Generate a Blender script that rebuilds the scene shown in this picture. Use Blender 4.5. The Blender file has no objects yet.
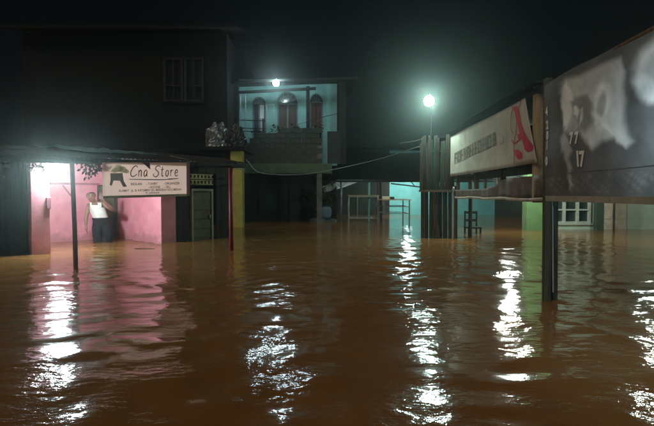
import bpy, bmesh, math, random
import numpy as np
from mathutils import Vector, Matrix, noise
R = math.radians
random.seed(7); rng = np.random.default_rng(7)
scene = bpy.context.scene
col = scene.collection

# ------------------------------------------------------------------ camera
CAM_Z, FPX, PITCH = 1.1, 520.0, R(2.09)
cam_data = bpy.data.cameras.new('camera')
cam_data.sensor_width = 36; cam_data.lens = FPX / 654 * 36
cam_data.clip_start = 0.05; cam_data.clip_end = 600
cam = bpy.data.objects.new('camera', cam_data); col.objects.link(cam)
cam.location = (0, 0, CAM_Z); cam.rotation_euler = (R(90) - PITCH, 0, 0)
scene.camera = cam

# ------------------------------------------------------------------ night sky
w = bpy.data.worlds.new('World'); scene.world = w; w.use_nodes = True
nt = w.node_tree; bg = nt.nodes['Background']
sky = nt.nodes.new('ShaderNodeTexSky'); sky.sky_type = 'NISHITA'; sky.sun_disc = False
sky.sun_elevation = R(28); sky.sun_rotation = R(195); sky.air_density = 1.0; sky.dust_density = 6.0
nt.links.new(sky.outputs[0], bg.inputs[0]); bg.inputs[1].default_value = 0.0006

# weak warm sun lamp standing in for street light behind the photographer
sl = bpy.data.lights.new('street_glow', 'SUN'); sl.energy = 0.88; sl.angle = R(35); sl.color = (1.0, 0.84, 0.66)
so = bpy.data.objects.new('street_glow', sl); col.objects.link(so)
so.rotation_euler = Vector((0.62, 0.52, -0.58)).to_track_quat('-Z', 'Y').to_euler()

vs = scene.view_settings
vs.view_transform = 'Standard'; vs.look = 'None'; vs.exposure = 0.0; vs.gamma = 1.0
vs.use_curve_mapping = False
scene.render.engine = 'CYCLES'
cy = scene.cycles
cy.use_denoising = True
cy.max_bounces = 6; cy.diffuse_bounces = 3; cy.glossy_bounces = 3; cy.transmission_bounces = 4; cy.volume_bounces = 0
cy.sample_clamp_indirect = 4.0; cy.sample_clamp_direct = 0
cy.caustics_reflective = False; cy.caustics_refractive = False

# ------------------------------------------------------------------ pixel helpers (photo pixels -> places)
CP, SP = math.cos(PITCH), math.sin(PITCH)
def ray(px, py):
    x, y = (px - 327) / FPX, -(py - 213) / FPX
    return Vector((x, CP + y * SP, -SP + y * CP))
def at(px, py, Y):
    d = ray(px, py); return Vector((0, 0, CAM_Z)) + d * (Y / d.y)
def zz(py, Y): return at(327, py, Y).z
def xx(px, Y): return at(px, 194, Y).x

# ------------------------------------------------------------------ materials
MATS = {}
def mat(name, c, rough=0.7, var=0.25, scale=6.0, metal=0.0, bump=0.15, c2=None, stretch=None, spec=0.4, detail=5, trans=0.0, bscale=None):
    if name in MATS: return MATS[name]
    m = bpy.data.materials.new(name); m.use_nodes = True
    t = m.node_tree; N = t.nodes; L = t.links; p = N['Principled BSDF']
    tc = N.new('ShaderNodeTexCoord'); mp = N.new('ShaderNodeMapping')
    L.new(tc.outputs['Object'], mp.inputs[0])
    if stretch: mp.inputs['Scale'].default_value = stretch
    n1 = N.new('ShaderNodeTexNoise'); n1.inputs['Scale'].default_value = scale; n1.inputs['Detail'].default_value = detail
    n1.inputs['Roughness'].default_value = 0.62
    L.new(mp.outputs[0], n1.inputs['Vector'])
    ramp = N.new('ShaderNodeValToRGB')
    a = [max(0, x * (1 - var)) for x in c]; b = c2 or [min(1, x * (1 + var)) for x in c]
    ramp.color_ramp.elements[0].position = 0.32; ramp.color_ramp.elements[1].position = 0.68
    ramp.color_ramp.elements[0].color = (*a, 1); ramp.color_ramp.elements[1].color = (*b, 1)
    L.new(n1.outputs['Fac'], ramp.inputs[0]); L.new(ramp.outputs[0], p.inputs['Base Color'])
    p.inputs['Roughness'].default_value = rough; p.inputs['Metallic'].default_value = metal
    p.inputs['Specular IOR Level'].default_value = spec
    if bump > 0:
        n2 = N.new('ShaderNodeTexNoise'); n2.inputs['Scale'].default_value = bscale or scale * 6; n2.inputs['Detail'].default_value = 4
        L.new(mp.outputs[0], n2.inputs['Vector'])
        bp = N.new('ShaderNodeBump'); bp.inputs['Strength'].default_value = bump; bp.inputs['Distance'].default_value = 0.02
        L.new(n2.outputs['Fac'], bp.inputs['Height']); L.new(bp.outputs[0], p.inputs['Normal'])
    if trans > 0:
        tr = N.new('ShaderNodeBsdfTranslucent'); L.new(ramp.outputs[0], tr.inputs[0])
        mx = N.new('ShaderNodeMixShader'); mx.inputs[0].default_value = trans
        L.new(p.outputs[0], mx.inputs[1]); L.new(tr.outputs[0], mx.inputs[2])
        L.new(mx.outputs[0], N['Material Output'].inputs[0])
    MATS[name] = m; return m
def emit(name, c, s):
    m = bpy.data.materials.new(name); m.use_nodes = True
    N = m.node_tree.nodes; N.remove(N['Principled BSDF'])
    e = N.new('ShaderNodeEmission'); e.inputs[0].default_value = (*c, 1); e.inputs[1].default_value = s
    m.node_tree.links.new(e.outputs[0], N['Material Output'].inputs[0]); return m

def water_mat():
    m = bpy.data.materials.new('muddy_water'); m.use_nodes = True
    t = m.node_tree; N = t.nodes; L = t.links; p = N['Principled BSDF']
    tc = N.new('ShaderNodeTexCoord')
    n1 = N.new('ShaderNodeTexNoise'); n1.inputs['Scale'].default_value = 0.35; n1.inputs['Detail'].default_value = 6
    L.new(tc.outputs['Object'], n1.inputs['Vector'])
    rp = N.new('ShaderNodeValToRGB'); rp.color_ramp.elements[0].position = .3; rp.color_ramp.elements[1].position = .75
    rp.color_ramp.elements[0].color = (.195, .089, .025, 1); rp.color_ramp.elements[1].color = (.260, .126, .042, 1)
    L.new(n1.outputs['Fac'], rp.inputs[0]); L.new(rp.outputs[0], p.inputs['Base Color'])
    p.inputs['Roughness'].default_value = 0.085; p.inputs['IOR'].default_value = 1.33
    mp = N.new('ShaderNodeMapping'); mp.inputs['Scale'].default_value = (1.0, 1.5, 1.0)
    L.new(tc.outputs['Object'], mp.inputs[0])
    a = N.new('ShaderNodeTexNoise'); a.inputs['Scale'].default_value = 7.5; a.inputs['Detail'].default_value = 4; a.inputs['Roughness'].default_value = .5
    L.new(mp.outputs[0], a.inputs['Vector'])
    bp = N.new('ShaderNodeBump'); bp.inputs['Distance'].default_value = 0.028
    pm = N.new('ShaderNodeTexNoise'); pm.inputs['Scale'].default_value = .8; pm.inputs['Detail'].default_value = 3; L.new(mp.outputs[0], pm.inputs['Vector'])
    pr = N.new('ShaderNodeMapRange'); pr.inputs[1].default_value = .36; pr.inputs[2].default_value = .64; pr.inputs[3].default_value = .06; pr.inputs[4].default_value = .42
    L.new(pm.outputs['Fac'], pr.inputs[0]); L.new(pr.outputs[0], bp.inputs['Strength'])
    L.new(a.outputs['Fac'], bp.inputs['Height']); L.new(bp.outputs[0], p.inputs['Normal'])
    return m

# ------------------------------------------------------------------ mesh builder
WL = {}
def wloc(o): return WL.get(o, Vector((0, 0, 0)))
def finish(o, parent):
    col.objects.link(o)
    base = wloc(parent.name) if parent else Vector((0, 0, 0))
    WL[o.name] = base
    if parent: o.parent = parent
    return o
class MB:
    def __init__(s): s.v = []; s.f = []
    def quad(s, a, b, c, d):
        i = len(s.v); s.v += [Vector(a), Vector(b), Vector(c), Vector(d)]; s.f.append((i, i+1, i+2, i+3)); return s
    def poly(s, pts):
        i = len(s.v); s.v += [Vector(p) for p in pts]; s.f.append(tuple(range(i, i+len(pts)))); return s
    def hexa(s, b, t):      # bottom four, top four
        i = len(s.v); s.v += [Vector(p) for p in list(b) + list(t)]
        s.f += [(i+3, i+2, i+1, i), (i+4, i+5, i+6, i+7)]
        for k in range(4): s.f.append((i+k, i+(k+1) % 4, i+4+(k+1) % 4, i+4+k))
        return s
    def box(s, x0, x1, y0, y1, z0, z1, F=None):
        F = F or (lambda a, b, c: Vector((a, b, c)))
        return s.hexa([F(x0, y0, z0), F(x1, y0, z0), F(x1, y1, z0), F(x0, y1, z0)], [F(x0, y0, z1), F(x1, y0, z1), F(x1, y1, z1), F(x0, y1, z1)])
    def bar(s, a, b, wd, ht, up=(0, 0, 1)):
        a, b = Vector(a), Vector(b); d = (b - a).normalized(); u = Vector(up)
        if abs(d.dot(u)) > .95: u = Vector((0, 1, 0))
        r = d.cross(u).normalized() * wd / 2; q = r.cross(d).normalized() * ht / 2
        return s.hexa([a-r-q, a+r-q, a+r+q, a-r+q], [b-r-q, b+r-q, b+r+q, b-r+q])
    def tube(s, pts, r, n=8, cap=True):
        pts = [Vector(p) for p in pts]; rs = r if isinstance(r, (list, tuple)) else [r] * len(pts)
        i0 = len(s.v); ref = None
        for k, p in enumerate(pts):
            d = (pts[min(k+1, len(pts)-1)] - pts[max(k-1, 0)]).normalized()
            if ref is None: ref = d.orthogonal().normalized()
            ref = (ref - d * ref.dot(d)).normalized(); q = d.cross(ref)
            for j in range(n):
                a = 2 * math.pi * j / n; s.v.append(p + (ref * math.cos(a) + q * math.sin(a)) * rs[k])
        for k in range(len(pts) - 1):
            for j in range(n):
                s.f.append((i0+k*n+j, i0+k*n+(j+1) % n, i0+(k+1)*n+(j+1) % n, i0+(k+1)*n+j))
        if cap:
            s.f.append(tuple(i0+j for j in reversed(range(n)))); e = i0+(len(pts)-1)*n; s.f.append(tuple(e+j for j in range(n)))
        return s
    def grid(s, nu, nv, fn):
        i = len(s.v)
        for b in range(nv+1):
            for a in range(nu+1): s.v.append(Vector(fn(a/nu, b/nv)))
        for b in range(nv):
            for a in range(nu):
                k = i+b*(nu+1)+a; s.f.append((k, k+1, k+nu+2, k+nu+1))
        return s
    def ball(s, c, r, n=10, m=7, sc=(1, 1, 1)):
        i = len(s.v); c = Vector(c)
        for b in range(m+1):
            t = math.pi*b/m
            for a in range(n):
                p = 2*math.pi*a/n; s.v.append(c+Vector((r*sc[0]*math.sin(t)*math.cos(p), r*sc[1]*math.sin(t)*math.sin(p), r*sc[2]*math.cos(t))))
        for b in range(m):
            for a in range(n): s.f.append((i+b*n+a, i+b*n+(a+1) % n, i+(b+1)*n+(a+1) % n, i+(b+1)*n+a))
        return s
    def build(s, name, m, parent=None, smooth=False, bevel=0, solid=0, off=0.0):
        base = wloc(parent.name) if parent else Vector((0, 0, 0))
        me = bpy.data.meshes.new(name)
        me.from_pydata([tuple(v - base) for v in s.v], [], s.f)
        bm = bmesh.new(); bm.from_mesh(me); bmesh.ops.remove_doubles(bm, verts=bm.verts, dist=1e-5)
        bmesh.ops.recalc_face_normals(bm, faces=bm.faces); bm.to_mesh(me); bm.free()
        me.materials.append(m)
        if smooth:
            for p in me.polygons: p.use_smooth = True
        o = bpy.data.objects.new(name, me); finish(o, parent)
        if solid: md = o.modifiers.new('thick', 'SOLIDIFY'); md.thickness = solid; md.offset = off
        if bevel:
            md = o.modifiers.new('bevel', 'BEVEL'); md.width = bevel; md.segments = 2; md.limit_method = 'ANGLE'
        return o
def tag(o, label, cat=None, group=None, kind=None):
    if label: o['label'] = label
    if cat: o['category'] = cat
    if group: o['group'] = group
    if kind: o['kind'] = kind
    return o
def thing(name, loc, label, cat, group=None):
    o = bpy.data.objects.new(name, None); col.objects.link(o); o.location = loc; o.empty_display_size = .2
    WL[o.name] = Vector(loc); return tag(o, label, cat, group)
def corr(F, u0, u1, v0, v1, pitch=.076, amp=.009, nv=6, sag=0.0):
    n = max(6, int(abs(u1-u0)/pitch*6)); mb = MB()
    mb.grid(n, nv, lambda a, b: F(u0+(u1-u0)*a, v0+(v1-v0)*b, amp*math.sin((u1-u0)*a/pitch*2*math.pi)+sag*noise.noise(Vector((a*7, b*3, u0)))))
    return mb
def smooth_path(pts, n=8):
    pts = [Vector(p) for p in pts]
    if len(pts) < 3: return pts
    P = [2*pts[0]-pts[1]] + pts + [2*pts[-1]-pts[-2]]; out = []
    for i in range(1, len(P)-2):
        for k in range(n):
            t = k/n; a, b, c, d = P[i-1], P[i], P[i+1], P[i+2]
            out.append(.5*((2*b)+(c-a)*t+(2*a-5*b+4*c-d)*t*t+(3*b-a-3*c+d)*t**3))
    out.append(pts[-1]); return out
def ribbon(mb, F, pts, wd, off=0.0, n=6, taper=True):
    p = smooth_path([(x, y, 0) for x, y in pts], n); L_ = []
    for k, q in enumerate(p):
        d = (p[min(k+1, len(p)-1)]-p[max(k-1, 0)]); d = d.normalized() if d.length > 0 else Vector((1, 0, 0))
        r = Vector((-d.y, d.x, 0)); t = k/max(1, len(p)-1)
        ww = wd/2*(0.55+0.45*math.sin(math.pi*min(1, max(0, .12+.8*t)))) if taper else wd/2
        L_.append((q+r*ww, q-r*ww))
    for k in range(len(L_)-1):
        a, b = L_[k]; c, d = L_[k+1]
        mb.quad(F(a.x, a.y, off), F(b.x, b.y, off), F(d.x, d.y, off), F(c.x, c.y, off))
def text_mesh(txt, size, F, align='LEFT', shear=0.0, bold=0.0, off=0.0):
    cu = bpy.data.curves.new('t', 'FONT'); cu.body = txt; cu.size = size; cu.align_x = align; cu.shear = shear; cu.offset = bold; cu.resolution_u = 3
    o = bpy.data.objects.new('t', cu); col.objects.link(o)
    dg = bpy.context.evaluated_depsgraph_get(); me = bpy.data.meshes.new_from_object(o.evaluated_get(dg))
    mb = MB(); mb.v = [F(v.co.x, v.co.y, off) for v in me.vertices]; mb.f = [tuple(p.vertices) for p in me.polygons]
    bpy.data.objects.remove(o); bpy.data.curves.remove(cu); bpy.data.meshes.remove(me); return mb

# palette
PINK = mat('pink_paint', (.75, .265, .325), .75, .10, 3.0, c2=(.82, .33, .385))
def dirty(m, z0, amt, c=(.20, .11, .06)):     # muddy tide stain up to a ragged height (object z)
    t = m.node_tree; N = t.nodes; L = t.links; p = N['Principled BSDF']; src = p.inputs['Base Color'].links[0].from_socket
    tc = N.new('ShaderNodeTexCoord'); sx = N.new('ShaderNodeSeparateXYZ'); L.new(tc.outputs['Object'], sx.inputs[0])
    n = N.new('ShaderNodeTexNoise'); n.inputs['Scale'].default_value = 5; n.inputs['Detail'].default_value = 6; L.new(tc.outputs['Object'], n.inputs['Vector'])
    ma = N.new('ShaderNodeMath'); ma.operation = 'MULTIPLY_ADD'; ma.inputs[1].default_value = .55; L.new(n.outputs['Fac'], ma.inputs[0]); L.new(sx.outputs['Z'], ma.inputs[2])
    mr = N.new('ShaderNodeMapRange'); mr.inputs[1].default_value = z0+.27; mr.inputs[2].default_value = z0+.37; mr.inputs[3].default_value = amt; mr.inputs[4].default_value = 0; L.new(ma.outputs[0], mr.inputs[0])
    mx = N.new('ShaderNodeMix'); mx.data_type = 'RGBA'; L.new(mr.outputs[0], mx.inputs[0]); L.new(src, mx.inputs[6]); mx.inputs[7].default_value = (*c, 1); L.new(mx.outputs[2], p.inputs['Base Color'])
dirty(PINK, .56, .35)
PINK2 = mat('pink_trim', (.42, .14, .19), .7, .2)
DARKWOOD = mat('dark_wood', (.026, .020, .016), .8, .5, 8, stretch=(1, 1, .15), bump=.4)
OLDWOOD = mat('old_wood', (.12, .085, .055), .8, .45, 7, stretch=(4, 4, .35), bump=.5)
PALEWOOD = mat('pale_wood', (.36, .28, .16), .75, .3, 6, stretch=(4, 4, .4), bump=.4)
RUST = mat('rusty_tin', (.016, .012, .011), .8, .5, 3.0, c2=(.035, .028, .025), bump=.25)
DARKTIN = mat('dark_tin', (.012, .014, .013), .8, .5, 2.5, metal=.3, bump=.25)
CONC = mat('grey_block', (.040, .043, .036), .95, .5, 9, bump=.6)
CONCD = mat('dark_plaster', (.10, .10, .09), .9, .4, 3, bump=.4)
GREENC = mat('mossy_concrete', (.06, .09, .05), .9, .4, 4, bump=.5)
TEAL = mat('teal_paint', (.24, .46, .44), .75, .12, 3, bump=.15)
TEAL2 = mat('teal_wall_paint', (.20, .58, .56), .75, .12, 2.5, bump=.15)
YELLOW = mat('yellow_paint', (.46, .40, .10), .75, .22, 4, bump=.2)
LIME = mat('lime_green_paint', (.13, .25, .095), .7, .15, 4, bump=.15)
PALEGREEN = mat('pale_green_paint', (.48, .62, .52), .75, .15, 2, bump=.15)
WHITE = mat('white_paint', (.72, .72, .68), .6, .10, 5, bump=.1)
CREAM = mat('cream_door', (.62, .54, .42), .65, .2, 5, bump=.15)
GLASSD = mat('dark_pane', (.03, .045, .045), .12, .3, 2, bump=.05, spec=.6)
RED = mat('red_paint', (.26, .03, .04), .5, .2, 6, bump=.1)
BLACK = mat('black_cable', (.02, .02, .02), .5, .2)
GALV = mat('galvanised_pipe', (.30, .33, .32), .45, .25, 6, metal=.4, bump=.1)
SIGNW = mat('banner_vinyl', (.90, .74, .68), .45, .05, 2, bump=.12, trans=.75, bscale=3)
BANW = mat('white_banner_cloth', (.48, .44, .37), .9, .15, 2.5, bump=.25, trans=.25, bscale=3, spec=.08)
TARPD = mat('dark_tarp', (.032, .036, .036), .55, .25, 2, bump=.3, trans=.12, bscale=3)
PRINTG = mat('grey_print', (.17, .175, .165), .5, .35, 6, bump=.2, trans=.2, bscale=3)
PRINTL = mat('light_print', (.33, .33, .31), .5, .25, 5, bump=.2, trans=.2, bscale=3)
PRINTW = mat('white_print', (.82, .82, .79), .8, .06, 5, bump=.1, spec=.1)
INK = mat('ink', (.055, .04, .042), .5, .2, 9, bump=0)
INKB = mat('brown_ink', (.12, .10, .075), .9, .35, 14, bump=0, spec=.05)
REDINK = mat('red_ink', (.42, .022, .045), .9, .2, 6, bump=0, spec=.05)
SILVER = mat('silver_plastic', (.24, .25, .25), .38, .6, 8, metal=.6, bump=.5, bscale=14)
BLKPLA = mat('black_plastic', (.018, .02, .02), .42, .3, 6, bump=.4)
LITROOF = mat('lit_roof_blue', (.16, .27, .33), .5, .25, 5, bump=.3)
LEAF = mat('leaf', (.035, .055, .022), .55, .5, 4, bump=0, trans=.25)
LEAFD = mat('dry_leaf', (.035, .033, .022), .7, .5, 4, bump=0, trans=.15)
BARK = mat('bark', (.06, .045, .03), .9, .4, 9, bump=.7)
MUD = mat('mud', (.10, .065, .035), .9, .3, 1.2, bump=.4)

# ------------------------------------------------------------------ ground and flood water
GZ = -0.45
g = MB(); g.grid(12, 12, lambda a, b: (-150+300*a, -40+240*b, GZ)); tag(g.build('ground', MUD), None, kind='structure')

def water_mesh():
    def axis(lo, hi, step, far, k=1.12):
        a = list(np.arange(lo, hi+1e-6, step)); d = step; x = hi
        while x < far[1]: d *= k; x += d; a.append(x)
        d = step; x = lo
        while x > far[0]: d *= k; x -= d; a.insert(0, x)
        return np.array(a)
    xs = axis(-6.5, 6.0, .038, (-145, 145)); ys = axis(.9, 12.5, .03, (-35, 190))
    X, Y = np.meshgrid(xs, ys)
    dx = np.gradient(xs)[None, :]; dy = np.gradient(ys)[:, None]; sp = np.maximum(dx, dy)
    Z = np.zeros_like(X)
    # slowly varying patches: calm and ruffled water
    def patch(sc, seed):
        r = np.random.default_rng(seed); P = np.zeros_like(X)
        for i in range(9):
            th = r.uniform(0, 6.28); k = sc*r.uniform(.5, 1.6); P += np.sin(k*(np.cos(th)*X+np.sin(th)*Y)+r.uniform(0, 6.28))
        return P/3.0
    p1, p2 = patch(1.1, 1), patch(1.6, 2)
    wx = X + .14*patch(2.2, 3); wy = Y + .14*patch(2.4, 4)
    r = np.random.default_rng(11)
    for i in range(70):
        lam = .115*(6.5**r.uniform(0, 1)); k = 2*math.pi/lam
        th = r.normal(math.pi/2, .75)
        slope = .0120*(lam/.3)**(-.12)
        amp = slope/k
        msk = np.clip((lam/sp-4)/5, 0, 1)
        mod = np.clip(.80+.85*(p1 if i % 2 else p2), .10, 2.6)
        Z += amp*msk*mod*np.sin(k*(np.cos(th)*wx+np.sin(th)*wy)+r.uniform(0, 6.28))
    # rings spreading from the wading person and the porch
    for cx_, cy_, lam, sl_, r0, wd in ((-4.4, 9.6, .30, .05, 5.4, 1.5), (-3.6, 8.2, .23, .03, 1.2, .9), (2.2, 5.15, .2, .03, .6, .7)):
        D = np.hypot(X-cx_, Y-cy_); k = 2*math.pi/lam
        Z += sl_/k*np.exp(-((D-r0)/wd)**2)*np.clip((lam/sp-4)/5, 0, 1)*np.sin(k*D+1.3*p1)
    nx, ny = len(xs), len(ys)
    co = np.stack([X, Y, Z], -1).reshape(-1, 3)
    i = (np.arange(ny-1)[:, None]*nx+np.arange(nx-1)[None, :]).reshape(-1)
    F = np.stack([i, i+1, i+nx+1, i+nx], -1)
    me = bpy.data.meshes.new('flood_water')
    me.vertices.add(len(co)); me.vertices.foreach_set('co', co.astype(np.float32).reshape(-1))
    me.loops.add(F.size); me.loops.foreach_set('vertex_index', F.astype(np.int32).reshape(-1))
    me.polygons.add(len(F)); me.polygons.foreach_set('loop_start', (np.arange(len(F))*4).astype(np.int32))
    me.polygons.foreach_set('use_smooth', np.ones(len(F), bool))
    me.update(calc_edges=True); me.validate()
    me.materials.append(water_mat())
    return me
wo = bpy.data.objects.new('flood_water', water_mesh()); col.objects.link(wo); tag(wo, None, kind='structure')

# ------------------------------------------------------------------ lamps
def lamp(name, pos, r, strength, colr, label, socket_to, group='lit lamps above the flood'):
    t = thing(name, pos, label, 'lamp', group)
    MB().ball(pos, r, 12, 8).build('bulb', emit(name+'_light', colr, strength), t, smooth=True)
    p = Vector(pos)
    MB().tube([p+Vector((0, 0, r*.9)), p+Vector((0, 0, r*.9+.07))], [.028, .022]).build('socket', BLKPLA, t)
    a = p+Vector((0, 0, r*.9+.06)); b = Vector(socket_to)
    MB().tube(smooth_path([a, a.lerp(b, .5)+Vector((0, 0, .05)), b], 5), .011, 6).build('bracket', GALV, t)
    return t

# ================================================================== pink shop house (left)
A0 = Vector((-3.78, 7.7, 0)); E = Vector((.606, .795, 0)).normalized(); NB = Vector((-E.y, E.x, 0))
def S(a, b, z): return A0 + E*a + NB*b + Vector((0, 0, z))
def sa(px, b):
    r = (px-327)/FPX/1.0
    # depth along the view axis is close to Y here
    base = A0+NB*b; return (r*base.y-base.x)/(E.x-r*E.y)
shop = thing('pink_shop_house', S(1.5, 2.3, GZ), 'pink shop house with flooded recessed porch under a low rusty tin eave', 'house')
FB, RB = 2.24, 4.4
aL = sa(31, FB); aO = sa(50, FB); aR0 = 3.07; aR1 = 3.45
def sbox(a0, a1, b0, b1, z0, z1): return MB().box(a0, a1, b0, b1, z0, z1, S)
sbox(aL, aO, FB, FB+.14, GZ, 1.79).build('front_wall', PINK, shop, bevel=.006)
sbox(aO-.14, aO-.002, FB+.142, RB, GZ, 1.80).build('side_wall', PINK, shop)
d0, d1 = sa(97.5, RB), sa(117, RB)
sbox(aO-.14, d0, RB+.002, RB+.14, GZ, 2.02).build('back_wall', PINK, shop, bevel=.006)
sbox(d1, aR1+.3, RB+.002, RB+.14, GZ, 2.02).build('back_wall', PINK, shop)
sbox(d0, d1, RB+.004, RB+.138, 1.32, 2.02).build('door_lintel', PINK, shop)
# right side wall of the recess (slightly splayed) and the end pillar
w_ = MB(); w_.hexa([S(aR0, FB+.10, GZ), S(aR0+.13, FB+.10, GZ), S(d1+.14, RB, GZ), S(d1+.02, RB, GZ)], [S(aR0, FB+.10, 1.86), S(aR0+.13, FB+.10, 1.86), S(d1+.14, RB, 2.03), S(d1+.02, RB, 2.03)])
w_.build('side_wall', PINK, shop)
sbox(aR0-.01, aR1, FB-.06, FB+.098, GZ, 1.88).build('end_pillar', PINK, shop, bevel=.008)
# half open door in the recess: dark greenish leaf with a frame
DOORG = mat('olive_door', (.15, .14, .09), .7, .25, 4, bump=.2)
sbox(d0+.03, d1-.03, RB+.07, RB+.11, GZ, 1.30).build('door', DOORG, shop)
fr = MB(); fr.box(d0, d0+.035, RB-.02, RB+.06, GZ, 1.32, S); fr.box(d1-.035, d1, RB-.02, RB+.06, GZ, 1.32, S); fr.build('door_frame', OLDWOOD, shop)
# batten and bracket on the back wall
sbox(sa(51, RB-.05), d0+.05, RB-.05, RB-.002, 1.315, 1.36).build('shelf_batten', PINK2, shop)
k = sa(69, RB-.04); MB().bar(S(k-.12, RB-.02, 1.30), S(k+.06, RB-.02, 1.06), .025, .03).build('bracket', PINK2, shop)
# skirting line and flaking strip on the front wall
sbox(sa(46.5, FB-.03), aO+.012, FB-.03, FB-.002, .83, 1.04).build('wall_hook', PINK2, shop, bevel=.01)
# whole plank wall right of the shop
pw = MB(); bw = FB+.06; n = 0; a = aR1+.003
planks = []
dA, dB = sa(191, bw), sa(212.5, bw)
while a < 5.15:
    wdt = random.uniform(.13, .17); zt = 1.88
    if a+wdt > dA-.04 and a < dB+.04:
        z0 = 1.60
    else: z0 = GZ
    sbox(a, min(a+wdt-.008, 5.2), bw+random.uniform(0, .012), bw+.035, z0, zt).build('plank', DARKWOOD, shop); a += wdt
FRG = mat('grey_door_frame', (.30, .30, .22), .7, .2, 5)
df = MB(); df.box(dA, dA+.05, bw-.03, bw+.05, GZ, 1.17, S); df.box(dB-.05, dB, bw-.03, bw+.05, GZ, 1.17, S); df.box(dA, dB, bw-.032, bw+.05, 1.172, 1.225, S)
dfo = df.build('door_frame', FRG, shop)
DOORB = mat('brown_olive_door', (.11, .10, .055), .7, .35, 6, bump=.3)
dr = sbox(dA+.052, dB-.052, bw+.012, bw+.04, GZ, 1.17).build('door', DOORB, shop)
for i in range(7):
    z0 = GZ+.05+i*.225; sbox(dA+.075, dB-.075, bw-.006, bw+.011, z0, z0+.17).build('door_board', DOORB, dr, bevel=.005)
sbox(dB-.13, dB-.09, bw-.05, bw-.007, .52, .60).build('handle', GALV, dr)
VENT = mat('yellowed_vent', (.42, .37, .17), .7, .35, 7)
vb = sbox(dA-.02, dB+.02, bw+.012, bw+.045, 1.30, 1.595).build('vent_panel', DARKWOOD, shop)
for zc in (1.325, 1.46):
    sbox(dA-.015, dB+.015, bw-.012, bw+.011, zc, zc+.022).build('vent_rail', VENT, vb); sbox(dA-.015, dB+.015, bw-.012, bw+.011, zc+.092, zc+.112).build('vent_rail', VENT, vb)
    for i in range(6):
        u = dA+(dB-dA)*(i+.5)/6
        sbox(u-.03, u+.022, bw-.010, bw+.009, zc+.023, zc+.091).build('vent_block', VENT, vb)
# tin roof: front eave, rising to the back, right edge slanting back
def RF(a, b, dz):
    z = 1.645+.02*a+.10*b
    return S(a, b, z+dz)
rl, rr = -1.7, 3.55
rw = .76; i = 0; a = rl
while a < rr+1.6:
    a1 = min(a+rw, rr+1.7); mb = MB()
    b0 = -.12+random.uniform(-.04, .04)
    def FR(u, v, dz, b0=b0): 
        bb = b0+(5.6-b0)*v; lim = max(0, (u-rr)*1.55)
        return RF(u, max(bb, lim), dz+.006*(i % 2))
    n = int(rw/.076*6)
    mb.grid(n, 5, lambda s_, t_: FR(a+(a1-a)*s_, t_, .009*math.sin((a1-a)*s_/.076*2*math.pi)))
    mb.build('roof_sheet', RUST, shop, smooth=True); a += rw-.05; i += 1
fb = MB(); fb.bar(RF(rl, -.02, -.05), RF(rr, -.02, -.05), .05, .09); fb.build('eave_beam', DARKWOOD, shop)
for aa in np.arange(rl+.2, rr+.1, .75): MB().bar(RF(aa, .02, -.045), RF(aa, 5.4, -.045), .05, .06).build('rafter', DARKWOOD, shop)
# posts
p0 = at(76, 268, 7.70); p0 = Vector((p0.x, p0.y, GZ)); p1_ = at(72, 163, 7.72)
MB().tube([p0, p0.lerp(p1_, .5)+Vector((.008, 0, 0)), p1_], [.036, .034, .032], 10).build('post', mat('worn_pole', (.20, .13, .12), .6, .4, 8, stretch=(3, 3, .6)), shop, smooth=True)
q0 = at(231.5, 251, 10.15); q0.z = GZ; q1 = at(230.5, 163, 10.17); q1.z -= .03
MB().tube([q0, q1], [.042, .04], 12).build('post', RED, shop, smooth=True)
MB().box(q1.x-.11, q1.x+.13, q1.y-.05, q1.y+.05, q1.z+.001, q1.z+.05).build('post_cap', DARKWOOD, shop)
# loose torn tin edge and gutter under eave
def FG(u, v, dz): return RF(u, -.13, -.055*v-.02*noise.noise(Vector((u*4, v, 2)))-.015*math.sin(u*2.1)*v)+NB*(-.02*v+dz*.3)
corr(FG, -1.5, 3.5, 0, 1, amp=.006, nv=2).build('fascia_strip', RUST, shop)

# lamp of the shop
aLm = sa(57, 2.2); Lp = S(aLm, 2.2, 0); Lp.z = zz(170.5, Lp.y)
lamp('porch_lamp', Lp, .13, 500, (.76, .97, 1.0), 'glaring white bulb hanging in front of the pink porch', S(aLm-.02, 2.3, 1.82))
# blue grey sheet added for the lit strip of the roof top
tb = MB()
tb.grid(40, 24, lambda u, v: RF(sa(88, 1.2)+(sa(158, 1.2)-sa(88, 1.2))*u+.25*v, 1.2+2.6*v, .03+.05*noise.noise(Vector((u*5, v*4, 1)))+.02*noise.noise(Vector((u*14, v*11, 3)))+.04))
tag(tb.build('lit_roof_sheet', LITROOF, smooth=True, solid=.004), 'crinkled blue grey sheet added for the lit strip of tin roof above the store sign', 'tarp')

# ------------------------------------------------------------------ store banner
sA0, sA1 = sa(103, -.2), sa(190, -.2)
PL = S(sA0, -.2, 0); PR = S(sA1, -.2, 0)
zt0, zb0 = zz(162.5, PL.y), zz(198.5, PL.y); zt1, zb1 = zz(162.5, PR.y), zz(196, PR.y)
SL = sA1-sA0
def SG(u, v, d):       # u,v in 0..1 from top left
    zt = zt0+(zt1-zt0)*u; zb = zb0+(zb1-zb0)*u
    bow = .018*math.sin(math.pi*u)*v + .006*math.sin(u*17)*v
    return S(sA0+SL*u, -.2-d-bow, zt+(zb-zt)*v)
sign = thing('store_banner', S(sA0, -.2, zb0), 'pale pink printed banner reading Cna Store hung from the tin eave', 'banner')
MB().grid(28, 10, lambda a, b: SG(a, b, 0)).build('banner_sheet', SIGNW, sign, smooth=True, solid=.004, off=1)
ed = MB(); ed.grid(2, 10, lambda a, b: SG(.955+.045*a, b, .004)); ed.build('side_hem', mat('sign_hem', (.40, .20, .19), .5, .1), sign)
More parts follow.
